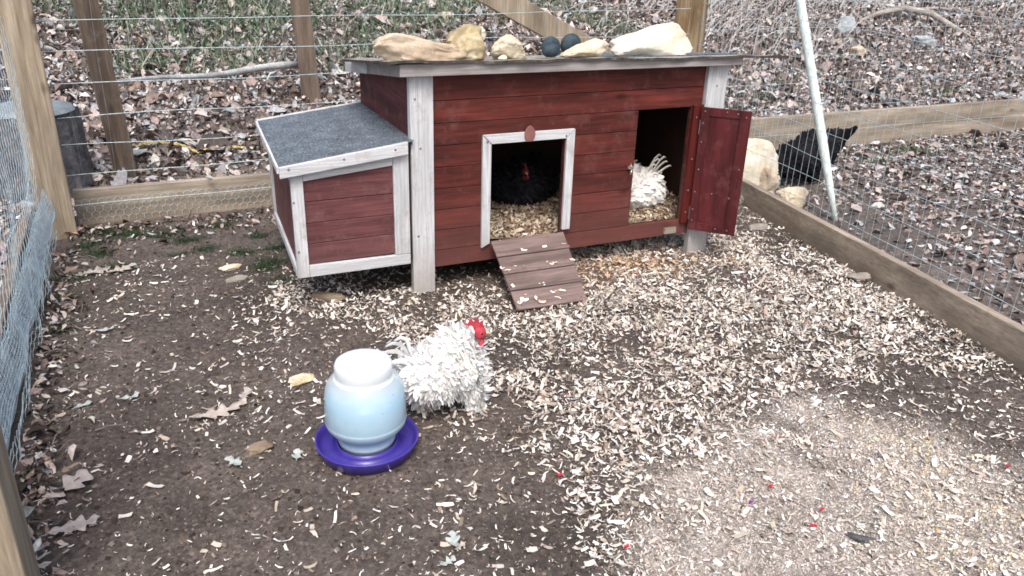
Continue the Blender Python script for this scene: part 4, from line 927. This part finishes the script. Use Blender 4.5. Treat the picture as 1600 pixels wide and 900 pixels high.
# ================================================================== WATER DISPENSER
WX, WY = .429, 1.828; WZ = float(height(WX, WY)) + .001
wd = thing('water_dispenser', 'translucent poultry water dispenser half full of pale blue water on a purple tray', 'water dispenser', (WX, WY, WZ))
build('tray', MB().lathe([(.0001, .002), (.120, .002), (.125, .004), (.135, .030), (.1392, .0385), (.1392, .0415), (.1365, .0425), (.1335, .040), (.129, .028), (.119, .012), (.090, .010), (.086, .022), (.082, .030), (.0790, .031), (.076, .026), (.076, .014), (.0001, .012)], (WX, WY, WZ), 72), M['purple'], wd, smooth=True)
jp = [(.0001, .0165), (.070, .0165), (.0725, .019), (.0735, .034), (.0765, .036), (.0775, .040), (.0755, .043), (.0765, .054), (.0775, .058), (.084, .066), (.097, .078), (.1055, .090), (.1085, .101), (.1085, .104), (.1075, .106), (.1082, .108), (.107, .140), (.1055, .170), (.103, .192), (.0985, .207), (.090, .219), (.080, .2265), (.0745, .2315), (.0735, .236), (.0745, .240), (.0755, .262), (.0725, .270), (.066, .2735), (.055, .2750), (.030, .2765), (.0001, .277)]
js = next(i for i, q in enumerate(jp) if q[1] > .2260)
jar = build('jar', MB().lathe(jp[:js + 1], (WX, WY, WZ), 72), M['jar'], wd, smooth=True)
build('jar_top', MB().lathe(jp[js:], (WX, WY, WZ), 72), M['jartop'], wd, smooth=True)
wp = [(max(.0001, r - .004), z) for r, z in jp if .0165 < z < .168]; wp = [(.0001, .0195)] + wp + [(wp[-1][0] , .178), (.0001, .178)]
build('water', MB().lathe(wp, (WX, WY, WZ), 64), M['water'], wd, smooth=True)
mb = MB()
for a, zz, r in ((-1.4, .168, .0015), (-2.3, .145, .0012), (-1.0, .205, .0018), (-1.15, .19, .0012), (-.8, .24, .0012)):
    rr = np.interp(zz, [z for _, z in jp[2:]], [r_ for r_, _ in jp[2:]]) + .0004
    c = Vector((WX + rr * math.cos(a), WY + rr * math.sin(a), WZ + zz)); mb.lathe([(.0001, .001), (r, .0), (.0001, -.001)], tuple(c), 8)
tag(build('mud_specks', mb, M['bark'], wd), kind='stuff')

# ================================================================== HENS
def blob_mesh(name, blobs, voxel, parent, mat, col, smooth_it=6):
    bm = bmesh.new()
    for c, r, *rot in blobs:
        mt = Matrix.Translation(c)
        if rot: mt = mt @ Matrix.Rotation(rot[0], 4, 'Y')
        bmesh.ops.create_icosphere(bm, subdivisions=3, radius=1, matrix=mt @ Matrix.Diagonal((*r, 1)))
    me = bpy.data.meshes.new(name); bm.to_mesh(me); bm.free(); o = bpy.data.objects.new(name, me); C.objects.link(o)
    md = o.modifiers.new('r', 'REMESH'); md.mode = 'VOXEL'; md.voxel_size = voxel; s = o.modifiers.new('s', 'SMOOTH'); s.factor = .6; s.iterations = smooth_it
    dg = bpy.context.evaluated_depsgraph_get(); me2 = bpy.data.meshes.new_from_object(o.evaluated_get(dg)); bpy.data.objects.remove(o)
    me2.name = name; me2.polygons.foreach_set('use_smooth', [True] * len(me2.polygons))
    a = me2.color_attributes.new('col', 'FLOAT_COLOR', 'POINT'); a.data.foreach_set('color', np.tile(np.array([*col, 1], np.float32), len(me2.vertices)))
    me2.materials.clear(); me2.materials.append(mat)
    return link(name, me2, None, parent)
def featherT(curl, w_=.36):
    vs = []; fs = []; ws = [.25, .85, 1.0, .8, .25]
    for i, k in enumerate(ws):
        t = i / 4; z = curl * t * t; vs += [(t * (1 - .25 * abs(curl) * t), w_ * k / 2, z - .03 * k), (t * (1 - .25 * abs(curl) * t), 0, z), (t * (1 - .25 * abs(curl) * t), -w_ * k / 2, z - .03 * k)]
    for i in range(4):
        a = 3 * i; fs += [(a, a + 3, a + 4, a + 1), (a + 1, a + 4, a + 5, a + 2)]
    return vs, fs
def plumage(body, n, length, cols, weights, parent, curl=(.3, .9), lift=.35, flow=(-1, 0, -.35), zmax=9, name='plumage', w_=.36, excl=None):
    me = body.data; me.calc_loop_triangles(); nv = len(me.vertices)
    co = np.empty(nv * 3); me.vertices.foreach_get('co', co); co = co.reshape(-1, 3); no = np.empty(nv * 3); me.vertices.foreach_get('normal', no); no = no.reshape(-1, 3)
    tr = np.empty(len(me.loop_triangles) * 3, int); me.loop_triangles.foreach_get('vertices', tr); tr = tr.reshape(-1, 3)
    A = np.linalg.norm(np.cross(co[tr[:, 1]] - co[tr[:, 0]], co[tr[:, 2]] - co[tr[:, 0]]), axis=1); pk = rng.choice(len(tr), n, p=A / A.sum())
    b = rng.dirichlet((1, 1, 1), n); pos = (co[tr[pk]] * b[:, :, None]).sum(1); nn = (no[tr[pk]] * b[:, :, None]).sum(1); nn /= np.linalg.norm(nn, axis=1)[:, None]
    if excl is not None:
        kp_ = ~excl(pos); pos, nn = pos[kp_], nn[kp_]; n = len(pos)
    fl = np.array(flow)[None] + rng.normal(0, .45, (n, 3)); t = fl - nn * (fl * nn).sum(1)[:, None]; t /= np.linalg.norm(t, axis=1)[:, None] + 1e-6
    lf_ = lift + rng.normal(0, .2, n); X_ = t * np.cos(lf_)[:, None] + nn * np.sin(lf_)[:, None]; Z_ = nn * np.cos(lf_)[:, None] - t * np.sin(lf_)[:, None]; Y_ = np.cross(Z_, X_)
    R = np.stack([X_, Y_, Z_], -1); L = length * rng.lognormal(0, .22, n); S = np.stack([L, L, L], -1)
    return scatter(name, [featherT(curl[0], w_), featherT(curl[1], w_), featherT((curl[0] + curl[1]) / 2, w_ * .8)], pos, R, S, palette(n, cols, weights, .04), M['feather'], True, parent)
WHITE = [(.93, .93, .92), (.89, .90, .90), (.82, .83, .84)]; BLACK = [(.012, .012, .015), (.022, .023, .028), (.006, .006, .008)]
def toes(mb, fx, fy, gz, yaw, s=1.0, h_=.05):
    for a in (-.5, 0, .5, math.pi):
        ln = (.032 if a != math.pi else .016) * s; c = math.cos(yaw + a); s2 = math.sin(yaw + a)
        mb.tube([(fx, fy, gz + .010), (fx + c * ln * .55, fy + s2 * ln * .55, gz + .008), (fx + c * ln, fy + s2 * ln, gz + .002)], [.0045 * s, .0036 * s, .0014 * s], 6)
def head_parts(parent, hx, hy, hz, yaw, s, comb='comb', eye=True):
    """comb, face, wattles, beak and eyes; (hx,hy,hz) local to the bird"""
    cy_, sy_ = math.cos(yaw), math.sin(yaw); o = origin_of(parent)
    def W(f, l, z): return Vector((hx + f * s * cy_ - l * s * sy_, hy + f * s * sy_ + l * s * cy_, hz + z * s)) + o
    # comb: serrated blade with thickness
    prof_ = [(-.020, .014), (-.024, .030), (-.014, .026), (-.008, .040), (-.001, .029), (.006, .041), (.011, .027), (.019, .032), (.021, .017), (.026, .008), (.012, .006), (-.008, .010)]
    mb = MB(); a = [W(f, -.0035, z) for f, z in prof_]; b = [W(f, .0035, z) for f, z in prof_]; k = len(a)
    mb.add(a + b, [tuple(range(k)), tuple(range(k, 2 * k))[::-1]] + [(i, (i + 1) % k, k + (i + 1) % k, k + i) for i in range(k)])
    build('comb', mb, M[comb], parent, bevel=.0015 * s)
    bm = MB()
    for c, r in (((.012, 0, .003), .0155),):
        cc = W(*c); bm.lathe([(.0001, -1 * r * s)] + [(r * s * math.sin(math.pi * i / 8), -r * s * math.cos(math.pi * i / 8)) for i in range(1, 8)] + [(.0001, r * s)], tuple(cc), 14)
    build('face', bm, M[comb], parent, smooth=True)
    for l in (-.008, .008):
        cc = W(.016, l, -.018); mb = MB().lathe([(.0001, -.016 * s), (.006 * s, -.013 * s), (.0085 * s, -.006 * s), (.006 * s, .003 * s), (.0001, .009 * s)], tuple(cc), 10); build('wattle', mb, M[comb], parent, smooth=True)
    build('beak', MB().tube([W(.020, 0, .003), W(.030, 0, .002), W(.040, 0, -.003)], [.0062 * s, .0045 * s, .0008 * s], 8), M['beak'], parent, smooth=True)
    for l in (-.0135, .0135):
        cc = W(.016, l, .006); build('eye', MB().lathe([(.0001, -.003 * s), (.0028 * s, 0), (.0001, .003 * s)], tuple(cc), 8), M['eye'], parent, smooth=True)

# white frizzle rooster
RX, RY = .687, 1.935; RZg = float(height(RX, RY))
ro = thing('rooster', 'fluffy white curly feathered rooster with red comb walking right behind the water dispenser', 'rooster', (RX, RY, RZg))
rb = blob_mesh('body', [((-.015, 0, .138), (.106, .075, .076)), ((.048, 0, .138), (.072, .066, .072)), ((.058, 0, .190), (.050, .044, .055)), ((.078, 0, .243), (.024, .021, .024)), ((.035, 0, .218), (.045, .042, .042)),
                        ((-.075, 0, .150), (.045, .05, .055)), ((.090, -.028, .075), (.024, .022, .042)), ((-.050, .025, .072), (.030, .026, .042)), ((.093, -.030, .030), (.016, .015, .028)), ((-.042, .030, .030), (.018, .018, .028))], .006, ro, M['feather'], (.86, .86, .85))
plumage(rb, 9000, .024, WHITE, [6, 2, .2], ro, curl=(.02, .22), lift=.05, w_=.85, excl=lambda p: (p[:, 0] > .088) & (p[:, 2] > .215))
plumage(rb, 2600, .024, WHITE, [6, 2, .2], ro, curl=(.3, .9), lift=.38, w_=.42, name='curled_feathers', excl=lambda p: (p[:, 0] > .080) & (p[:, 2] > .215))
mb = MB()
toes(mb, RX + .096, RY - .030, RZg, -.5, 1.15); toes(mb, RX - .040, RY + .030, RZg, .1, 1.15)
mb.tube([(RX + .093, RY - .030, RZg + .05), (RX + .096, RY - .030, RZg + .008)], .0055, 7); mb.tube([(RX - .042, RY + .030, RZg + .05), (RX - .040, RY + .030, RZg + .008)], .0055, 7)
build('feet', mb, M['shank'], ro, smooth=True)
head_parts(ro, .094, -.006, .243, -.25, 1.30)
def sickle(pts, w_, parent, colr_, name='tail_feather'):
    vs = []; fs = []; pts = [Vector(p) + origin_of(parent) for p in pts]; n_ = len(pts)
    for i, p in enumerate(pts):
        d = (pts[min(i + 1, n_ - 1)] - pts[max(i - 1, 0)]).normalized(); sd_ = d.cross(Vector((.35, -1, .2))).normalized(); k = w_ * (.35 + .65 * math.sin(math.pi * (i / (n_ - 1)) ** .7)) / 2
        up_ = d.cross(sd_) * w_ * .12
        vs += [p - sd_ * k - up_, p, p + sd_ * k - up_]
    for i in range(n_ - 1): a = 3 * i; fs += [(a, a + 1, a + 4, a + 3), (a + 1, a + 2, a + 5, a + 4)]
    o = build(name, MB().add(vs, fs), None, parent, smooth=True, fix=False)
    a = o.data.color_attributes.new('col', 'FLOAT_COLOR', 'POINT'); a.data.foreach_set('color', np.tile(np.array([*colr_, 1], np.float32), len(o.data.vertices))); o.data.materials.append(M['feather'])
    md = o.modifiers.new('t', 'SOLIDIFY'); md.thickness = .0012
    return o
for (dx_, dy_, hh, cc, ww) in ((-.015, -.01, .095, (.80, .81, .82), .013), (-.030, .0, .075, (.72, .74, .75), .012), (-.040, .01, .045, (.8, .8, .8), .014), (-.035, -.02, .025, (.85, .85, .85), .016)):
    sickle([(-.085, dy_, .185), (-.095 + dx_ * .4, dy_, .185 + hh * .5), (-.095 + dx_, dy_, .185 + hh * .85), (-.11 + dx_ * 1.3, dy_ - .004, .185 + hh * .97), (-.125 + dx_ * 1.5, dy_ - .006, .185 + hh * .90)], ww, ro, cc)

# white hen inside the hatch
wc = on_y(992, 296, 3.02)
wh = thing('white_hen', 'white frizzled hen sitting inside the open hatch with its curled tail turned outwards', 'hen', (wc.x, wc.y, .195))
hb = blob_mesh('body', [((.0, 0, .055), (.135, .11, .08)), ((-.05, .03, .10), (.09, .08, .075)), ((-.10, .06, .16), (.035, .035, .05)), ((.03, -.02, .09), (.08, .07, .055))], .008, wh, M['feather'], (.66, .63, .60))
plumage(hb, 7000, .030, [(.88, .87, .85), (.82, .80, .78), (.72, .70, .67)], [4, 3, 1], wh, curl=(.02, .22), lift=.05, flow=(.7, -.3, -.7), w_=.8)
for k, (a, b, hh) in enumerate(((.03, .0, .085), (.055, -.01, .095), (.075, .0, .07), (.045, .015, .10), (.015, .0, .06), (.09, -.01, .05))):
    sickle([(a * .5, -.055 + b, .12), (a * .8 + .005, -.06 + b, .125 + hh * .45), (a + .012, -.065 + b, .125 + hh * .8), (a + .030, -.07 + b, .125 + hh * .98), (a + .040, -.072 + b, .125 + hh * .92)], .010, wh, (.74, .72, .68))
# dark hen inside the pop door
dc = on_y(815, 288, 3.16)
dh = thing('dark_hen', 'black hen with a small red face sitting in the dark behind the trimmed pop door', 'hen', (dc.x, dc.y, .195))
db = blob_mesh('body', [((.0, 0, .09), (.16, .12, .11)), ((-.03, -.08, .10), (.07, .06, .085)), ((-.035, -.095, .165), (.034, .032, .042)), ((.07, .03, .15), (.06, .05, .06))], .008, dh, M['feather'], (.014, .014, .017))
plumage(db, 5000, .024, BLACK, [2, 1, 1], dh, curl=(.1, .4), lift=.15, flow=(.6, .3, -.6))
head_parts(dh, -.04, -.112, .175, -1.7, .95, 'comb_shade')
# black hen outside
bh = thing('black_hen', 'black hen pecking beyond the right fence wire beside the white pole, tail raised', 'hen', (3.52, 3.52, 0))
bb = blob_mesh('body', [((-.05, 0, .150), (.145, .105, .105)), ((.06, 0, .190), (.135, .105, .115)), ((.17, 0, .235), (.085, .065, .070)), ((-.16, 0, .115), (.07, .06, .065)), ((-.215, 0, .075), (.035, .03, .035)), ((.02, -.04, .075), (.04, .035, .055)), ((.08, .04, .075), (.04, .035, .055))], .009, bh, M['feather'], (.012, .012, .015))
plumage(bb, 8000, .032, BLACK, [2, 1.4, 1], bh, curl=(.0, .15), lift=.02, flow=(1, 0, -.1), w_=.42)
for k in range(11):
    a = -.5 + k * .1; e_ = .325 - .013 * k + (.015 if k % 3 == 0 else 0); sickle([(.15, a * .08, .24), (.20, a * .12, .27), (.230 - .02 * a, a * .16, (.27 + e_) / 2 + .014), (.262 - (.03 if k in (3, 4) else 0), a * .18, e_ + .004)], .075, bh, (.012, .012, .016))
mb = MB(); toes(mb, 3.54, 3.48, .004, 3.1, 1.3); toes(mb, 3.60, 3.56, .004, 3.1, 1.3); mb.tube([(3.54, 3.48, .06), (3.54, 3.48, .01)], .006, 6); mb.tube([(3.60, 3.56, .06), (3.60, 3.56, .01)], .006, 6)
build('feet', mb, M['bark'], bh, smooth=True)
head_parts(bh, -.235, 0, .070, 3.3, .95)

# ================================================================== LEAVES, FEATHERS, SCRAPS
def oak_leaf(L, W_, seed, lobes=4, curl=.06):
    r = random.Random(seed); n_ = 36; vs = []; fs = []; ph = r.uniform(.3, .6); dl = [r.uniform(.2, .46) for _ in range(8)]; dr = [r.uniform(.2, .46) for _ in range(8)]; bend = r.uniform(-.12, .12)
    for i in range(n_ + 1):
        t = i / n_; env = math.sin(math.pi * (t ** .75)) ** .55 * (.62 + .5 * t) + .02
        kl, kr = int(t * lobes + ph), int(t * lobes + ph + .15)
        wl_ = env * (1 - dl[kl] + dl[kl] * math.cos((t * lobes + ph) * 2 * math.pi)); wr = env * (1 - dr[kr] + dr[kr] * math.cos((t * lobes + ph + .15) * 2 * math.pi))
        x_ = (t - .5) * L; yb = bend * L * (2 * t - 1) ** 2; z0 = curl * L * (2 * t - 1) ** 2; e1, e2 = (.35 + .6 * math.sin(t * 11 + seed)) * curl * L * wl_, (.35 + .6 * math.cos(t * 9 + seed * 2)) * curl * L * wr
        vs += [(x_ + .10 * L * wl_, yb + wl_ * W_ / 2, z0 + e1 * 1.5), (x_ + .04 * L * wl_, yb + wl_ * W_ / 4, z0 + e1 * .5 - .002), (x_, yb, z0), (x_ + .04 * L * wr, yb - wr * W_ / 4, z0 + e2 * .5 - .002), (x_ + .10 * L * wr, yb - wr * W_ / 2, z0 + e2 * 1.5)]
    for i in range(n_):
        a = 5 * i
        for k in range(4): fs.append((a + k, a + k + 1, a + k + 6, a + k + 5))
    vs += [(-L * .5, bend * L + .002, .001), (-L * .5, bend * L - .002, .001), (-L * .66, bend * L * 1.5 - .001, .002), (-L * .66, bend * L * 1.5 + .001, .002)]; fs.append(tuple(range(len(vs) - 4, len(vs))))
    return vs, fs
def leaf(px, py, L, W_, rot, mt, label, seed, lobes=4, curl=.06, z=None, tilt=(0, 0), name='leaf', cat='leaf'):
    p = on_z(px, py); vs, fs = oak_leaf(L, W_, seed, lobes, curl); me = bpy.data.meshes.new(name); me.from_pydata(vs, [], fs); me.polygons.foreach_set('use_smooth', [True] * len(me.polygons))
    o = link(name, me, M[mt], None, (p.x, p.y, (float(height(p.x, p.y)) + .010) if z is None else z)); o.rotation_euler = (tilt[0], tilt[1], rot)
    md = o.modifiers.new('t', 'SOLIDIFY'); md.thickness = .0007
    return tag(o, label, cat)
leaf(110, 768, .125, .10, .7, 'leaf_grey', 'biggest grey oak leaf with a hole, beside the left fence foot', 1, 3, .05)
leaf(118, 828, .11, .065, .2, 'leaf_grey', 'ragged grey leaf just in front of the biggest grey oak leaf', 2, 4, .05)
leaf(345, 648, .17, .075, .25, 'leaf_tan', 'long crumpled tan leaf in the middle of the bare soil', 3, 5, .05)
leaf(385, 622, .06, .045, 1.1, 'leaf_grey', 'small grey brown leaf at the right end of the long crumpled tan leaf', 4, 3, .1)
leaf(243, 332, .17, .09, .9, 'leaf_pink', 'curled pinkish oak leaf leaning against the back board', 5, 4, .1, z=.035, tilt=(.5, -.2))
leaf(118, 372, .09, .06, .5, 'leaf_pink', 'reddish brown leaf against the foot of the left corner post', 6, 3, .12, z=.03)
leaf(95, 402, .07, .045, .2, 'leaf_pink', 'small pink leaf in front of the left corner post', 7, 3, .08)
leaf(145, 428, .14, .08, .35, 'leaf_grey', 'left one of two tan grey leaves near the mossy corner', 8, 4, .07)
leaf(190, 424, .12, .075, .5, 'leaf_tan', 'right one of two tan grey leaves near the mossy corner', 9, 4, .07)
leaf(465, 716, .045, .038, 1.2, 'leaf_pale', 'pale torn leaf scrap just left of the purple tray', 10, 2, .1)
leaf(368, 728, .055, .04, 2.2, 'leaf_pale', 'bluish pale leaf on the soil beside the rounded brown stone', 11, 3, .12)
leaf(667, 645, .05, .032, 1.2, 'leaf_pink', 'pinkish brown leaf standing right of the purple tray below the rooster', 12, 2, .15, tilt=(.5, 0))
leaf(708, 852, .055, .04, 1.4, 'leaf_pale', 'pale green crumpled leaf near the bottom centre of the bare soil', 13, 3, .16)
leaf(700, 885, .04, .03, .3, 'leaf_pale', 'smaller pale leaf right at the bottom edge below the crumpled one', 14, 3, .12)
leaf(75, 772, .06, .04, 2.0, 'leaf_grey', 'small grey leaf tucked between the fence foot and the biggest oak leaf', 15, 3, .1)
leaf(165, 520, .06, .03, .1, 'leaf_pale', 'pale bluish wisp of leaf on the bare soil near the left fence', 16, 3, .08)
leaf(205, 625, .055, .03, .3, 'leaf_pale', 'pale green leaf on bare soil left of the long tan leaf', 17, 2, .07)
leaf(130, 636, .05, .028, .4, 'leaf_pale', 'pale leaf near the left fence, level with the long tan leaf', 18, 2, .07)
leaf(1175, 505, .045, .03, .4, 'leaf_grey', 'round greyish leaf half hidden in the dense shavings', 19, 2, .05)
leaf(720, 858, .03, .02, .4, 'leaf_tan', 'tiny tan leaf beside the pale green crumpled one', 20, 2, .1)
# feather scraps
def feather(p, L, rot, label, tilt=0.0, cr=.25):
    vs, fs = featherT(cr, .32); me = bpy.data.meshes.new('feather'); me.from_pydata([(a * L, b * L, c * L + .06 * L) for a, b, c in vs], [], fs); me.polygons.foreach_set('use_smooth', [True] * len(me.polygons))
    o = link('feather', me, M['leaf_pale'], None, p); o.rotation_euler = (tilt, 0, rot); md = o.modifiers.new('t', 'SOLIDIFY'); md.thickness = .0006; return tag(o, label, 'feather')
def gp(px, py, dz=.008): p = on_z(px, py); return (p.x, p.y, float(height(p.x, p.y)) + dz)
feather(gp(1388, 484), .055, -.6, 'small bluish white feather on shavings inside the right fence board')
p = on_y(322, 276, 4.055); feather(tuple(p), .07, -.9, 'pale feather caught on the top of the back board', 1.3)
p = on_z(205, 262, .06); feather((p.x, p.y, float(height(p.x, p.y)) + .05), .13, -.5, 'wispy pale feather at the foot of the left brown post', .6)
o = feather(gp(1322, 838), .070, -1.15, 'dark grey feather on the grit at the lower right'); o.data.materials.clear(); o.data.materials.append(M['bark'])
for (px, py, L, mt, lb, rt) in ((873, 748, .022, 'petal', 'crimson petal on the edge of the shavings right of the purple tray', -.6), (978, 860, .020, 'petal', 'crimson petal nearest the bottom edge, centre right', .5),
        (1268, 829, .020, 'petal', 'red petal on the grit near the dark grey feather', -.9), (1282, 802, .016, 'petal', 'thin red scrap just above the red petal on the grit', .1), (1215, 688, .018, 'petal', 'red scrap at the upper left of the grit patch', 1.3),
        (1573, 732, .020, 'petal', 'dark red scrap near the right edge of the picture', .2), (1172, 790, .017, 'violet', 'violet scrap between the curled shavings', .3), (1203, 766, .018, 'petal', 'faint red scrap above the violet one', .2), (886, 618, .014, 'petal', 'tiny red scrap on the dark soil right of the rooster', .1)):
    vs, fs = oak_leaf(L, L * .55, int(px), 1, .15); me = bpy.data.meshes.new('petal'); me.from_pydata(vs[:-4], [], fs[:-1]); me.polygons.foreach_set('use_smooth', [True] * len(me.polygons))
    o = link('petal', me, M[mt], None, gp(px, py, .012)); o.rotation_euler = (.15, .2, rt); md = o.modifiers.new('t', 'SOLIDIFY'); md.thickness = .0008; tag(o, lb, 'petal')
